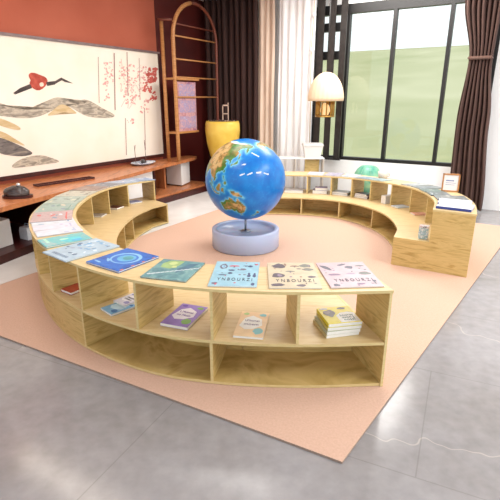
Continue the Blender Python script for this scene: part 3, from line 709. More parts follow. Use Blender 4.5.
# inner cells of the far arc (standing on the bench board)
def cell(ch, px, py, d, w, h, t, c, label, rot=0, dz=0, art=None, group=None, name='book'):
    s_ = ch.find(px, py, d, zb); return rbook(ch, s_, d, zb, label, w, h, t, flat(*c), group, art, rot, name, 'book', False, dz)
IG = 'books in the cells of the far arc'; JG = 'books in the cells of the left arc'
cell(right, 320, 192, .22, .2, .16, .045, (110, 84, 140), 'thick purple book lying in a far arc cell, bottom of two', .1, group=IG)
cell(right, 321, 192, .22, .17, .14, .035, (150, 130, 176), 'lilac book lying on a thick purple book in a far cell', .2, .046, group=IG)
cell(right, 294, 190, .22, .26, .2, .03, (226, 226, 232), 'white book lying in the far cell nearest the globe', group=IG)
cell(right, 341, 195, .2, .25, .2, .02, (120, 126, 140), 'grey book lying at the bottom of the cell right of the purple books', group=IG)
cell(right, 341, 195, .2, .24, .19, .02, (196, 200, 206), 'pale grey book lying on a grey one, right of the purple books', 0, .021, group=IG)
cell(right, 364, 200, .21, .2, .17, .02, (96, 70, 90), 'dark plum book, bottom of three in the cell before the teal pouf', group=IG)
cell(right, 364, 200, .21, .19, .17, .018, (176, 160, 176), 'mauve book in the middle of three in a far cell', .06, .021, group=IG)
cell(right, 364, 200, .21, .18, .16, .016, (90, 76, 104), 'dark violet book, topmost of three in a far cell', -.05, .04, group=IG)
cell(right, 387, 207, .26, .08, .15, .10, (226, 230, 236), 'white and grey small thick book in the fourth cell from the L-shaped end', group=IG)
cell(right, 399, 213, .28, .14, .17, .012, (196, 212, 224), 'pale blue booklet lying in the third cell from the L-shaped end', group=IG)
cell(right, 417, 220, .28, .12, .15, .012, (214, 160, 140), 'salmon booklet lying in the second cell from the L-shaped end', group=IG)
cell(left, 99, 221, .24, .14, .16, .012, (150, 140, 130), 'grey booklet lying in the nearest visible inner cell of left arc', group=JG)
cell(left, 116, 213, .24, .15, .15, .018, (96, 52, 44), 'dark brown book lying in the middle inner cell of the left arc', group=JG)
cell(left, 134, 206, .22, .17, .15, .015, (70, 80, 140), 'navy blue book lying in the last inner cell of left arc', group=JG)
# patterned card boxes by the L-shaped end
PATT = blotch([(90, 110, 130), (236, 240, 240), (120, 170, 180), (240, 236, 230)], 40)
sE_ = right.find(428, 236, .40, zb)
p_ = right.P(.09, .405); zz = zb(p_)+.0015
for k, lb_ in enumerate(('white box with blue pattern beside the L-shaped end, lower of two', 'white box with dark speckled pattern on top of another box, by the L-shaped end')):
    r = thing('card_box', lb_, 'box', M=Mat(Vector((p_.x, p_.y, zz)), math.atan2(-.515, .857)), group='patterned card boxes')
    bmx = bmesh.new(); hgt = .062; rbox(bmx, (-.04, -.03, 0), (.04, .03, hgt*.7), .002); build('box_body', bmx, PATT, r)
    bmx = bmesh.new(); rbox(bmx, (-.041, -.031, hgt*.7), (.041, .031, hgt), .002); build('lid', bmx, blotch([(60, 60, 80), (240, 240, 240), (200, 120, 120)] if k else [(100, 170, 190), (230, 240, 244), (60, 110, 140)], 60), r)
    zz += hgt+.001
# display frame on the far arc
s_ = right.find(450, 190, .06, zt); p_ = right.P(s_, .08)
fa = at(452, 192, zt(p_)); loc, a, n = ring(right, s_, .06, zt)
r = thing('display_frame', 'small wooden frame holding a white sheet, standing on the far bookcase', 'frame', M=Mat(loc, R(-20)))
bmx = bmesh.new(); W_, H_ = .17, .19
for q in (((-W_/2, -.012, 0), (-W_/2+.014, .012, H_)), ((W_/2-.014, -.012, 0), (W_/2, .012, H_)), ((-W_/2, -.012, 0), (W_/2, .012, .014)), ((-W_/2, -.012, H_-.014), (W_/2, .012, H_))): box(bmx, *q)
build('frame', bmx, RATTAN, r)
bmx = bmesh.new(); box(bmx, (-W_/2+.013, -.004, .013), (W_/2-.013, .004, H_-.013)); build('sheet', bmx, WLACQ, r)
bmx = bmesh.new(); quad(bmx, -.05, .11, .03, .125, 0, 0); quad(bmx, -.05, .09, .05, .096, 0, 0); quad(bmx, -.05, .07, .04, .076, 0, 0)
build('print', bmx, flat(150, 160, 190), r, M=Matrix.Translation((0, -.0045, 0)) @ Matrix.Rotation(R(90), 4, 'X'))
# small beige cup
s_ = right.find(380, 177, .12, zt); loc, a, n = ring(right, s_, .065, zt)
r = thing('cup', 'small beige straight-sided cup on the far bookcase before the teal pouf', 'cup', loc)
bmx = bmesh.new(); lathe(bmx, [(0, 0), (.055, 0), (.066, .085), (.060, .085), (.05, .01), (0, .01)], 32); build('cup_body', bmx, flat(214, 206, 194), r)
bmx = bmesh.new(); tube(bmx, [(.058, 0, .065), (.085, 0, .06), (.09, 0, .04), (.075, 0, .022), (.056, 0, .02)], .006, 8); build('handle', bmx, flat(214, 206, 194), r)

# ------------------------------------------------------------------ behind the far bookcase
p_ = at(368, 176, .42); d_ = ray(368, 170); 
pc = CAM+d_*(6.62/d_.y); r = thing('pouf', 'round teal pouf behind the far bookcase below the window', 'pouf', (pc.x, pc.y, .0))
TEAL = blotch([(60, 140, 124), (110, 178, 150), (170, 206, 160)], 5)
bmx = bmesh.new(); prof = [(0, .03)]+[(.215*math.sin(t*math.pi/14)**.7 if t < 14 else 0, .315-.285*math.cos(t*math.pi/14)) for t in range(1, 14)]+[(0, .60)]
lathe(bmx, prof, 40); build('cushion', bmx, TEAL, r)
bmx = bmesh.new(); lathe(bmx, [(0, 0), (.14, 0), (.15, .04), (0, .06)], 32); build('base', bmx, DARKW, r)
bmx = bmesh.new()
for k in range(8):
    a = k*math.pi/4; tube(bmx, [(.217*math.sin(t*math.pi/14)**.7*math.cos(a), .217*math.sin(t*math.pi/14)**.7*math.sin(a), .315-.287*math.cos(t*math.pi/14)) for t in range(2, 14)], .003, 5)
build('piping', bmx, flat(150, 196, 160), r)
# white rack
dA = ray(284, 158); A_ = CAM+dA*(6.98/dA.y); dB = ray(324, 158); B_ = CAM+dB*(6.98/dB.y)
rw = (B_-A_).length*1.05; rk = thing('rack', 'low white open rack with pale wood panel behind the far bookcase', 'rack', (A_.x-.02, 6.98, 0))
RH = A_.z
def rp(n, a, b, m): 
    t = bmesh.new(); rbox(t, a, b, .003); return build(n, t, m, rk)
rp('top_board', (-.08, 0, RH-.02), (rw, .22, RH), WLACQ); rp('shelf', (-.08, 0, RH-.25), (rw, .22, RH-.235), WLACQ); rp('shelf', (-.08, 0, .05), (rw, .22, .065), WLACQ)
for xx in (-.08, .19, rw-.018): rp('upright', (xx, .0, 0), (xx+.015, .22, RH-.0205), flat(214, 206, 196))
rp('wood_panel', (rw*.55, .1, RH-.234), (rw*.9, .12, RH-.021), PLY)
# white planter on the rack
pp = CAM+ray(312.5, 157)*(7.02/ray(312.5, 157).y)
r = thing('planter', 'white tapered square planter standing on the low white rack', 'planter', (pp.x, 7.08, RH+.001))
bmx = bmesh.new(); w0, w1, hh = .115, .15, .21
def ringq(w, z): return [bmx.verts.new(p) for p in ((-w, -w*.8, z), (w, -w*.8, z), (w, w*.8, z), (-w, w*.8, z))]
rs = [ringq(w0, 0), ringq(w1, hh), ringq(w1-.015, hh), ringq(w1-.02, hh-.03)]
for q0, q1 in zip(rs, rs[1:]):
    for k in range(4): bmx.faces.new([q0[k], q0[(k+1) % 4], q1[(k+1) % 4], q1[k]])
bmx.faces.new(rs[0][::-1]); bmx.faces.new(rs[-1]); build('pot', bmx, WLACQ, r)
bmx = bmesh.new(); rbox(bmx, (-w1-.004, -w1*.8-.004, hh-.035), (w1+.004, w1*.8+.004, hh-.012), .003); build('rim_band', bmx, flat(226, 226, 224), r)

# ------------------------------------------------------------------ curtains
def curtain(name, label, v0f, v1f, z0, z1, u0, amp, folds, m, kind=None, extra=None, thick=.006):
    r = thing(name, label, 'curtain')
    bm = bmesh.new(); nz, nx = 40, folds*12; rows = []
    for i in range(nz+1):
        z = z0+(z1-z0)*i/nz; a, b = v0f(z), v1f(z); row = []
        k = min(1, abs(b-a)/.7)
        for j in range(nx+1):
            t = j/nx; ph = 2*math.pi*folds*t
            row.append(bm.verts.new(uv(u0+amp*(math.sin(ph)+.35*math.sin(ph*.37+1.3+z*.6))+.01*math.sin(z*3+j*.2), a+(b-a)*(t+.012*math.sin(ph*2+z)), z)))
        rows.append(row)
    for i in range(nz):
        for j in range(nx): bm.faces.new([rows[i][j], rows[i][j+1], rows[i+1][j+1], rows[i+1][j]]).smooth = True
    o = build('fabric', bm, m, r, True); s = o.modifiers.new('thickness', 'SOLIDIFY'); s.thickness = thick
    return r
def lerpz(pts):
    def f(z):
        if z <= pts[0][0]: return pts[0][1]
        for (za, a), (zb2, b) in zip(pts, pts[1:]):
            if z <= zb2:
                t = (z-za)/(zb2-za); t = t*t*(3-2*t); return a+(b-a)*t
        return pts[-1][1]
    return f
UC = 7.02
g = lambda x, y: onU(x, y, UC)
zt_ = g(480, 58)[1]
def colf(pts): return lerpz(sorted([(g(x, y)[1], g(x, y)[0]) for x, y in pts]))
rc_ = curtain('curtain', 'brown floor-length curtain tied back at the right end of the window', colf([(446, 205), (456, 120), (468.5, 60), (465, 0)]), colf([(482, 206), (489, 120), (492, 60), (503, 0)]), .02, 3.1, UC, .045, 7, CURT)
va, vb = g(469, 59)[0], g(492, 59)[0]
bm = bmesh.new(); rbox(bm, (UC-.10, va-.01, zt_-.02), (UC+.085, vb+.01, zt_+.02), .012, M0); build('tieback', bm, flat(120, 90, 78), rc_)
curtain('curtain', 'very dark brown curtain in the left corner behind the yellow pot', lambda z: -5.12, lambda z: g(259, 80)[0], .02, 3.1, 6.98, .05, 9, CURTD)
curtain('curtain', 'narrow beige curtain between the dark and the white curtains', lambda z: g(258, 80)[0], lambda z: g(274, 80)[0], .02, 3.1, UC, .03, 3, BEIGE)
curtain('curtain', 'white full-length curtain left of the dark window screen', lambda z: g(278, 80)[0], lambda z: g(312.5, 80)[0], .02, 3.1, UC, .018, 5, SHEER)
# dark slatted blind panels beside the big panes
blind = thing('window_screen', 'dark folded slatted screen hanging at the left side of the window', 'screen')
for x0, x1 in ((313, 320), (325, 331), (336, 342)):
    va, vb = g(x0, 80)[0], g(x1, 80)[0]
    bm = bmesh.new(); box(bm, (UC+.06, va, WZ0+.03), (UC+.085, vb, 3.05), M0); build('slat', bm, flat(40, 36, 34), blind)
bm = bmesh.new(); box(bm, (UC+.05, g(313, 80)[0], 3.05), (UC+.1, g(343, 80)[0], 3.1), M0); build('rail', bm, FRAMEB, blind)
bm = bmesh.new(); box(bm, (UC+.055, g(312, 80)[0], WZ0+.0), (UC+.095, g(343, 80)[0], WZ0+.03), M0); build('rail', bm, FRAMEB, blind)
# bead cord
cd = thing('bead_cord', 'thin pale cord with two round white beads beside the white curtain', 'cord')
A = [uv(UC-.1, onU(x, y, UC-.1)[0], onU(x, y, UC-.1)[1]) for x, y in ((315, 0), (314, 15), (311.5, 50), (310.5, 100), (309.5, 148))]
A.insert(0, Vector((A[0].x, A[0].y, 3.12)))
bm = bmesh.new(); tube(bm, A, .008, 8); build('cord', bm, flat(206, 186, 160), cd)
for q in (A[2], A[3]):
    bm = bmesh.new(); bmesh.ops.create_uvsphere(bm, u_segments=20, v_segments=12, radius=.035, matrix=Matrix.Translation(q)); build('bead', bm, WLACQ, cd, True)
# pendant lamp
PU = 6.6
lc_ = onU(325.5, 101, PU); lt_ = onU(325.5, 72, PU); le = onU(342, 101, PU); lg0 = onU(325.5, 117, PU)
base = uv(PU, lc_[0], 0); rad = (le[0]-lc_[0])*1.03
lamp = thing('pendant_lamp', 'cream dome pendant lamp with a brass cage, hanging before the window', 'lamp', (base.x, base.y, lg0[1]))
z_ = lambda z: z-lg0[1]
SH = mat('cream_paper_shade', rgb(222, 198, 168), .7, emit=rgb(255, 214, 176), es=.2)
bm = bmesh.new(); H1 = lt_[1]-lc_[1]
prof = [(rad*.98, z_(lc_[1]))]+[(rad*math.cos(t*math.pi/2/14)**.95 if t < 14 else 0, z_(lc_[1]+H1*math.sin(t*math.pi/2/14))) for t in range(1, 15)]
seg = 72; rings = []
for r0, z0 in prof: rings.append([bm.verts.new((r0*(1+.018*math.cos(24*2*math.pi*k/seg))*math.cos(2*math.pi*k/seg), r0*(1+.018*math.cos(24*2*math.pi*k/seg))*math.sin(2*math.pi*k/seg), z0)) for k in range(seg)])
for a, b in zip(rings, rings[1:]):
    for k in range(seg): bm.faces.new([a[k], a[(k+1) % seg], b[(k+1) % seg], b[k]]).smooth = True
bmesh.ops.remove_doubles(bm, verts=bm.verts, dist=.0005)
o = build('lamp_shade', bm, SH, lamp, True); o.modifiers.new('t', 'SOLIDIFY').thickness = .004
BR = mat('brushed_brass', rgb(190, 150, 80), .3, .9)
bm = bmesh.new(); rr = rad*.5; 
for k in range(12):
    a = k*math.pi/6; tube(bm, [(rr*math.cos(a), rr*math.sin(a), 0), (rr*math.cos(a), rr*math.sin(a), z_(lc_[1])+.05)], .012, 6)
lathe(bm, [(rr-.012, 0), (rr+.012, 0), (rr+.012, .02), (rr-.012, .02), (rr-.012, 0)], 32)
lathe(bm, [(rr-.012, z_(lc_[1])-.01), (rr+.012, z_(lc_[1])-.01), (rr+.012, z_(lc_[1])+.01), (rr-.012, z_(lc_[1])+.01), (rr-.012, z_(lc_[1])-.01)], 32)
build('cage', bm, BR, lamp)
bm = bmesh.new(); lathe(bm, [(0, .03), (.05, .03), (.075, .09), (.06, .16), (.02, .2), (0, .2)], 24); build('bulb', bm, mat('lit_bulb', rgb(255, 226, 180), .4, emit=rgb(255, 206, 140), es=.6), lamp)
bm = bmesh.new(); tube(bm, [(0, 0, z_(lt_[1])-.01), (0, 0, z_(3.12))], .008, 8); build('cable', bm, FRAMEB, lamp)

# ------------------------------------------------------------------ picture on the left wall
PV = WV+.035
def w2(x, y, off=0): a = onV(x, y, PV); return uv(a[0], PV+off, a[1])
pic = thing('wall_painting', 'very wide cream landscape painting with red flying bird and grey hills', 'painting')
u1_, zT = onV(157.5, 54, PV); zB = .655
bm = bmesh.new(); box(bm, (1.2, WV+.002, zB), (u1_, PV, zT), M0); build('canvas', bm, nmat('cream_canvas', [(.3, rgb(246, 234, 216)), (.7, rgb(250, 242, 230))], 2, rough=.6), pic)
for nm, a, b, m in (('frame', (1.18, WV+.001, zT), (u1_+.03, PV+.02, zT+.03), flat(120, 100, 100)), ('frame', (1.18, WV+.001, zB-.05), (u1_+.03, PV+.02, zB), DARKW), ('frame', (u1_, WV+.001, zB), (u1_+.06, PV+.02, zT), DARKW)):
    bm = bmesh.new(); box(bm, a, b, M0); build(nm, bm, m, pic)
def paint(name, shapes, mats, parent=pic):
    bm = bmesh.new()
    for k, (pts, mi) in enumerate(shapes):
        vs = [bm.verts.new(w2(x, y, .002+.0004*(k % 9))) for x, y in pts]
        bm.faces.new(vs).material_index = mi
    bmesh.ops.triangulate(bm, faces=[f for f in bm.faces if len(f.verts) > 4])
    return build(name, bm, mats, parent)
def smooth_poly(pts, it=2):
    for _ in range(it):
        q = []
        for i in range(len(pts)):
            a, b = pts[i], pts[(i+1) % len(pts)]
            q += [(a[0]*.75+b[0]*.25, a[1]*.75+b[1]*.25), (a[0]*.25+b[0]*.75, a[1]*.25+b[1]*.75)]
        pts = q
    return pts
MNT = nmat('ink_wash', [(.3, rgb(128, 120, 108)), (.45, rgb(164, 154, 140)), (.6, rgb(206, 194, 174)), (.72, rgb(150, 140, 128))], 7, (1, 1, 3.5), .7, 5, 1)
MNT2 = nmat('dark_ink_wash', [(.3, rgb(84, 78, 78)), (.6, rgb(130, 122, 116)), (.75, rgb(170, 156, 140))], 7, (1, 1, 4), .7, 5, 1)
TAN = nmat('tan_ink_wash', [(.3, rgb(198, 170, 120)), (.7, rgb(222, 200, 160))], 7, (1, 1, 4), .7)
ridge1 = [(-6, 102), (0, 103), (12, 107), (28, 111), (38, 107), (50, 99), (58, 97), (66, 99), (74, 104.5), (82, 99), (90, 100.5), (100, 107), (116, 115), (112, 118), (100, 118), (88, 117), (78, 112), (70, 106.5), (62, 104), (52, 111), (38, 117), (25, 118.5), (10, 117), (-6, 115)]
hl1 = [(60, 104), (66, 105), (72, 109), (78, 114), (70, 113), (62, 112), (55, 115), (46, 116), (52, 111)]
paint('painted_hills', [(smooth_poly(ridge1), 0), (smooth_poly(hl1), 2), (smooth_poly([(-6, 117), (6, 120), (22, 128), (18, 131), (-6, 124)]), 2),
    (smooth_poly([(-6, 137), (2, 138), (12, 142), (25, 148), (35, 154), (20, 157), (-6, 153)]), 1), (smooth_poly([(-6, 130), (4, 132), (15, 139), (28, 147), (12, 142), (-6, 135)]), 2),
    (smooth_poly([(9, 168), (18, 160), (30, 156), (42, 155), (52, 158), (62, 162), (45, 164), (25, 167)]), 0)], [MNT, MNT2, TAN])
paint('painted_bird', [(smooth_poly([(28, 76), (30, 72.5), (36, 73), (40, 75.5), (46, 77), (48, 82), (44, 88), (38, 91), (32, 88), (29, 84), (31, 79)], 1), 0), (smooth_poly([(39, 83), (43, 82), (44, 86), (40, 87)], 1), 2),
    ([(13, 93), (20, 88), (30, 84), (32, 88), (24, 89.5), (15, 94.5)], 1), ([(46, 82), (55, 81), (55, 84.5), (47, 86)], 1), ([(55, 81), (61, 77.5), (62, 80), (55, 84)], 1), ([(61, 77.5), (65, 79.5), (73, 83.5), (65, 82), (61, 80)], 1)],
    [nmat('red_ink', [(.3, rgb(158, 52, 40)), (.7, rgb(206, 96, 76))], 14, rough=.7), nmat('black_paint', [(.3, rgb(56, 46, 46)), (.7, rgb(90, 76, 72))], 10), flat(246, 214, 196)])
rnd = random.Random(5); sh = []
def splats(x0, x1, y0, y1, n, mi, r0=.5, r1=1.5):
    for _ in range(n):
        cx, cy, r_ = rnd.uniform(x0, x1), rnd.uniform(y0, y1), rnd.uniform(r0, r1)
        sh.append(([(cx+r_*rnd.uniform(.6, 1.3)*math.cos(a*math.pi/3), cy+r_*rnd.uniform(.6, 1.3)*math.sin(a*math.pi/3)) for a in range(6)], mi))
for x0, x1, y0, y1, n in ((104, 113, 62, 82, 40), (103, 109, 82, 101, 18), (119, 136, 62, 92, 70), (124, 140, 90, 104, 34), (136, 146, 66, 90, 34), (140, 149, 100, 113, 16), (127, 134, 118, 124, 8)): splats(x0, x1, y0, y1, n, 1, .4, 1.2)
splats(147, 156, 68, 82, 60, 0, .7, 1.8); splats(143, 151, 80, 92, 26, 0, .6, 1.4); splats(150, 156, 92, 102, 26, 0, .6, 1.4)
for x0, x1, y0, y1 in ((113.5, 114.4, 53, 110), (97.8, 98.4, 57, 103), (126.5, 127.3, 52, 96), (138.7, 139.2, 58, 100), (144, 144.6, 108, 150), (125, 125.6, 118, 155)): sh.append(([(x0, y0), (x1, y0), (x1+1, y1), (x0+1, y1)], 2))
for k in range(26):
    cx, cy = rnd.uniform(117, 147), rnd.uniform(64, 110); dx, dy = rnd.uniform(-5, 5), rnd.uniform(3, 9); sh.append(([(cx, cy), (cx+.5, cy), (cx+dx+.4, cy-dy), (cx+dx, cy-dy)], 3))
paint('painted_blossom_trees', sh, [flat(212, 104, 94), flat(230, 170, 164), flat(160, 124, 120), flat(222, 180, 174)])

# ------------------------------------------------------------------ console along the left wall
CZ = .56
con = thing('console', 'long low reddish wood console with white cabinets below the painting', 'console', uv(3, WV, 0))
Ci = Matrix.Translation(-uv(3, WV, 0))
fro = [(-.6, -3.7), (.6, -3.82), (1.5, -3.95), (2.12, -4.02), (2.8, -4.17), (3.6, -4.32), (4.5, -4.52), (5.3, -4.70), (5.9, -4.80), (6.25, -4.86), (6.42, -4.95), (6.46, -5.08), (6.4, -5.19)]
def conpoly(fr_, back=WV+.004): return [tuple(uv(u, v).xy) for u, v in fr_+[(fr_[0][0], back)]]
bm = bmesh.new(); prism(bm, conpoly(fro), CZ-.045, CZ, M=Ci); build('worktop', bm, WALNUT, con)
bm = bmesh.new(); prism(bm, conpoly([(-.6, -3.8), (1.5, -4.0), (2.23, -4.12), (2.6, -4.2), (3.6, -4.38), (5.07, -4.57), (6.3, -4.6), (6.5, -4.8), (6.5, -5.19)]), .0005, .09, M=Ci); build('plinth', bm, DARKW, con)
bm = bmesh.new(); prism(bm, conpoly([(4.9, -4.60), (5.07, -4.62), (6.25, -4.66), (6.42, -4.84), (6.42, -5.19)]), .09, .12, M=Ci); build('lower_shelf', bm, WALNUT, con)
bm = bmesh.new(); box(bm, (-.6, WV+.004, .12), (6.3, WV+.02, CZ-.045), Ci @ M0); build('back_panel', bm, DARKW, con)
def cab(u0, u1, off0, off1, z0, z1, m, name='cabinet_front'):
    def vf(u):
        for (a, b), (c, d) in zip(fro, fro[1:]):
            if a <= u <= c: return b+(d-b)*(u-a)/(c-a)
        return fro[-1][1]
    pts = [(u0, vf(u0)-off0), (u1, vf(u1)-off1), (u1, WV+.03), (u0, WV+.03)]
    bm = bmesh.new(); prism(bm, [tuple(uv(a, b).xy) for a, b in pts], z0, z1, M=Ci); return build(name, bm, m, con)
cab(1.95, 2.53, .25, .25, .095, .36, WLACQ); cab(3.75, 5.05, .10, .10, .125, CZ-.046, WLACQ); cab(5.85, 6.2, .06, .1, .14, CZ-.05, WLACQ)
cab(5.06, 5.10, .08, .08, .12, CZ-.046, DARKW, 'upright'); cab(5.55, 5.6, .22, .22, .12, CZ-.046, WALNUT, 'upright'); cab(.6, .66, .1, .1, .12, CZ-.046, DARKW, 'upright'); cab(3.0, 3.06, .2, .2, .12, CZ-.046, DARKW, 'upright')
# objects on console
q = at(14, 199, CZ); r = thing('stone_ornament', 'dark rounded polished stone on a stand at left end of console', 'ornament', (q.x, q.y+.08, CZ+.001))
STN = nmat('dark_polished_stone', [(.3, rgb(44, 40, 42)), (.7, rgb(84, 74, 72))], 8, rough=.15)
bm = bmesh.new(); bmesh.ops.create_icosphere(bm, subdivisions=4, radius=1)
for v in bm.verts:
    n = noise.noise(v.co*1.6); c = v.co*(1+.13*n); v.co = Vector((c.x*.13, c.y*.09, max(-.02, c.z*.075)+.045))
build('stone', bm, STN, r, True)
bm = bmesh.new(); prism(bm, [(.15*math.cos(a*math.pi/12), .10*math.sin(a*math.pi/12)) for a in range(24)], 0, .024); build('stand', bm, DARKW, r)
bm = bmesh.new(); bmesh.ops.create_uvsphere(bm, u_segments=16, v_segments=10, radius=.022, matrix=Matrix.Translation((.03, -.01, .128))); build('knob', bm, mat('silver', rgb(210, 214, 220), .15, 1), r, True)
q0, q1 = at(30, 188, CZ), at(97, 178, CZ)
mid = (q0+q1)/2; dv = q1-q0
r = thing('tray', 'long narrow dark wooden tray lying on the console', 'tray', (mid.x, mid.y, CZ+.001), math.atan2(dv.y, dv.x))
bm = bmesh.new(); lt = dv.length*.42
rbox(bm, (-lt, -.06, 0), (lt, .06, .008), .002); build('base', bm, WALNUT, r)
bm = bmesh.new()
for a, b in (((-lt, -.06, .008), (lt, -.05, .026)), ((-lt, .05, .008), (lt, .06, .026)), ((-lt, -.05, .008), (-lt+.01, .05, .026)), ((lt-.01, -.05, .008), (lt, .05, .026))): box(bm, a, b)
build('rim', bm, DARKW, r)
q = uv(2.74, -4.42); r = thing('paper_bag', 'small white paper bag under the console, close to the left bookcase', 'bag', (q.x, q.y, .0905), -TH)
bm = bmesh.new(); vs = [[bm.verts.new((x*w_q, y*w_q, z)) for x, y in ((-.07, -.05), (.07, -.05), (.07, .05), (-.07, .05))] for z, w_q in ((0, 1), (.08, 1.02), (.13, .9))]
for a, b in zip(vs, vs[1:]):
    for k in range(4): bm.faces.new([a[k], a[(k+1) % 4], b[(k+1) % 4], b[k]])
bm.faces.new(vs[0][::-1]); bm.faces.new(vs[-1]); build('bag_body', bm, flat(230, 236, 244), r)
bm = bmesh.new(); tube(bm, [(-.03, 0, .13), (-.025, 0, .165), (.025, 0, .165), (.03, 0, .13)], .004, 6); build('handle', bm, flat(170, 190, 214), r)
# dish with twigs
q = uv(5.12, -4.98); r = thing('dish', 'shallow blue-white dish holding two tall thin twigs on console', 'dish', (q.x, q.y, CZ+.001), R(60))
bm = bmesh.new(); prof = [(0, 0), (.08, 0), (.15, .035), (.145, .04), (.07, .01), (0, .01)]
lathe(bm, prof, 36)
for v in bm.verts: v.co.x *= 1.5
build('bowl', bm, blotch([(120, 130, 160), (206, 214, 226), (236, 238, 240)], 20), r)
bm = bmesh.new(); bmesh.ops.create_icosphere(bm, subdivisions=3, radius=.04, matrix=Matrix.Translation((0, 0, .045)))
build('pebble', bm, STN, r, True)
for k, (dx, hh) in enumerate(((-.16, .30), (.06, .36))):
    bm = bmesh.new(); tube(bm, [(dx, 0, .02), (dx+.005, .005, hh*.5), (dx-.005, 0, hh)], .004, 6); tube(bm, [(dx, 0, hh*.8), (dx+.03, .01, hh*1.0)], .003, 6); build('twig', bm, flat(120, 84, 76), r)
# yellow pot on dark stand
d_ = ray(223, 150); q = CAM+d_*(7.75/d_.y); 
zt0 = (CAM+ray(223, 121)*(7.75/ray(223, 121).y)).z; zb0 = (CAM+ray(223, 160)*(7.75/ray(223, 160).y)).z
r = thing('pedestal', 'dark wooden pedestal under the yellow pot in the corner', 'pedestal', (q.x, q.y, 0))
bm = bmesh.new(); rbox(bm, (-.2, -.2, .0), (.2, .2, .05), .005); rbox(bm, (-.17, -.17, .05), (.17, .17, zb0-.05), .005); build('column', bm, DARKW, r)
bm = bmesh.new(); rbox(bm, (-.21, -.21, zb0-.05), (.21, .21, zb0-.001), .006); build('cap', bm, DARKW, r)
pot = thing('plant_pot', 'yellow rounded ceramic pot on a dark pedestal behind the globe', 'pot', (q.x, q.y, zb0))
YEL = nmat('yellow_glaze', [(.3, rgb(214, 172, 60)), (.7, rgb(236, 204, 96))], 4, rough=.3)
HP = zt0-zb0; rp_ = .29
bm = bmesh.new(); lathe(bm, [(0, 0), (rp_*.62, 0), (rp_*.74, HP*.12), (rp_*.92, HP*.45), (rp_, HP*.75), (rp_*.98, HP*.93), (rp_*.93, HP), (rp_*.86, HP*.98), (rp_*.86, HP*.9), (0, HP*.9)], 48); build('pot_body', bm, YEL, pot)
bm = bmesh.new(); rnd = random.Random(3)
for k in range(46):
    a, rr_ = rnd.uniform(0, 6.28), rnd.uniform(0, .24); bmesh.ops.create_icosphere(bm, subdivisions=1, radius=rnd.uniform(.03, .05), matrix=Matrix.Translation((rr_*math.cos(a), rr_*math.sin(a), HP*.93+rnd.uniform(0, .03))))
tag(build('gravel', bm, nmat('dark_gravel', [(.3, rgb(50, 38, 34)), (.7, rgb(92, 70, 60))], 12, rough=.8), pot), kind='stuff')
bm = bmesh.new(); bx0 = .0
for a, b in (((0, 0, 0), (.015, .02, .27)), ((.09, 0, 0), (.105, .02, .3)), ((0, 0, .25), (.105, .02, .27)), ((0, 0, .12), (.105, .02, .135)), ((-.06, 0, 0), (.2, .03, .02))): box(bm, Vector(a)+Vector((0, 0, HP*.98)), Vector(b)+Vector((0, 0, HP*.98)))
build('pale_bracket', bm, flat(200, 170, 150), pot)

# ------------------------------------------------------------------ arched rattan shelf
RV = -4.74
def rv(x, y, c=RV): return onV(x, y, c)
uL = rv(175, 80)[0]; uR = min(rv(217, 80)[0], 6.82); print('ladder', uL, rv(217, 80), rv(163, 80), rv(190, 1))
zTop = rv(192, 3)[1]
sh_ = thing('arched_shelf', 'tall arched rattan shelf with thin rungs standing on the console end', 'shelf', uv(uL, RV, CZ+.001))
Si = -uv(uL, RV, CZ+.001)
zS = zTop-(uR-uL)/2*.95
def arch(v_): 
    pts = [uv(uL, v_, CZ+.001)]+[uv(uL, v_, CZ+.001+(zS-CZ)*k/6) for k in range(1, 6)]
    c = (uL+uR)/2; rd = (uR-uL)/2
    pts += [uv(c-rd*math.cos(t*math.pi/16), v_, zS+(zTop-zS)*math.sin(t*math.pi/16)) for t in range(17)]
    return pts
ar = arch(RV); rgt = [uv(uR, RV, zS-(zS-CZ)*k/6) for k in range(1, 6)]+[uv(uR, RV, .007)]
bm = bmesh.new(); tube(bm, [p+Si for p in ar[:14]], .03, 12); build('post', bm, RATTAN, sh_)
bm = bmesh.new(); tube(bm, [p+Si for p in ar[13:]+rgt], .024, 12); build('arch', bm, RATTAND, sh_)
uB = uL-.12; vB = RV-.17
u_b = onV(164.5, 80, vB)[0]
zc = onV(165, 21, vB)[1]
bm = bmesh.new(); tube(bm, [uv(u_b, vB, CZ+.001)+Si, uv(u_b, vB, zc)+Si], .028, 10); build('post', bm, RATTAN, sh_)
bm = bmesh.new(); tube(bm, [uv(u_b-.08, vB, zc)+Si, uv(uL+.0, RV, zc)+Si], .018, 8); build('rail', bm, RATTAND, sh_)
for y, m, x0 in ((24, RATTAND, 175), (36, RATTAN, 175), (59, RATTAN, 175), (77, RATTAN, 175), (97, RATTAN, 196)):
    z = rv(178, y)[1]; uu = uL if x0 == 175 else rv(196, y)[0]
    bm = bmesh.new(); tube(bm, [uv(uL, RV, z)+Si, uv(uR, RV, z)+Si], .012, 8); build('rung', bm, m, sh_)
for y in (78, 133):
    z = rv(172, y)[1]; bm = bmesh.new(); u2 = rv(198, y)[0]
    box(bm, (u_b, vB-.02, z-.02), (u2, RV+.02, z+.01), Matrix.Translation(Si) @ M0); build('shelf_board', bm, RATTAN, sh_)
bm = bmesh.new(); z = rv(178, 133)[1]
purple = nmat('mauve_print', [(.35, rgb(176, 120, 130)), (.5, rgb(206, 160, 160)), (.65, rgb(160, 110, 140))], 9, rough=.5, dist=1)
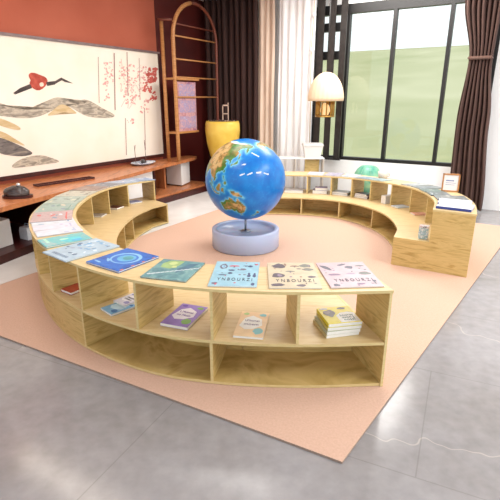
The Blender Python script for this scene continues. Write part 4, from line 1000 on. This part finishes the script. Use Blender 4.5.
# printed panel leaning on the lower shelf board
ua, ub = rv(179, 100)[0], rv(197, 100)[0]; z1_ = rv(188, 80)[1]; z0_ = z+.012
pp = thing('poster', 'mauve patterned poster board standing on the arched shelf', 'poster', uv(ua, RV-.02, z0_))
Pi = Matrix.Translation(-uv(ua, RV-.02, z0_)) @ M0
bm = bmesh.new(); box(bm, (ua, RV-.035, z0_), (ub, RV-.02, z1_-.03), Pi); build('board', bm, purple, pp)
bm = bmesh.new()
for k in range(3): 
    zq = z0_+(z1_-z0_)*(.06+.31*k); box(bm, (ua+.03, RV-.022, zq), (ub-.03, RV-.017, zq+(z1_-z0_)*.24), Pi)
build('picture_field', bm, nmat('lilac_print', [(.35, rgb(206, 160, 160)), (.6, rgb(150, 140, 180)), (.7, rgb(190, 180, 200))], 16, rough=.5, dist=2), pp)

# ------------------------------------------------------------------ light
def area(name, u, v, z, sx, sy, e, col=(1, 1, 1), rot=(0, 0, 0)):
    l = bpy.data.lights.new(name, 'AREA'); l.shape = 'RECTANGLE'; l.size = sx; l.size_y = sy; l.energy = e; l.color = col
    o = bpy.data.objects.new(name, l); COL.objects.link(o); o.location = uv(u, v, z); o.rotation_euler = rot; return o
for u, v, e in ((1.6, -2.4, 32), (2.6, 3.0, 190), (4.4, -2.8, 48), (4.6, 1.6, 75), (6.3, -1.8, 95)):  # unseen fill lamps added under the ceiling, strongest at right and by the window
    area('fill_light', u, v, 3.1, 1.6, 1.6, e, (1, .97, .93), (0, 0, -TH))
area('wall_fill_light', 2.6, -4.3, 3.05, 2.4, .2, 16, (1, .86, .7), (0, 0, -TH))  # unseen warm lamp added to brighten the left wall
w = bpy.data.worlds.new('World'); bpy.context.scene.world = w; w.use_nodes = True
bg = w.node_tree.nodes['Background']; bg.inputs[0].default_value = (.93, .97, 1, 1); bg.inputs[1].default_value = 1.35
sc = bpy.context.scene
sc.view_settings.view_transform = 'Standard'; sc.view_settings.look = 'None'; sc.view_settings.gamma = 1; sc.view_settings.exposure = 0.0
cam = bpy.data.cameras.new('camera'); co = bpy.data.objects.new('camera', cam); COL.objects.link(co)
cam.sensor_width = 36; cam.lens = F/500*36; cam.clip_end = 300
co.location = CAM; co.rotation_euler = (math.pi/2-PITCH, 0, 0); sc.camera = co
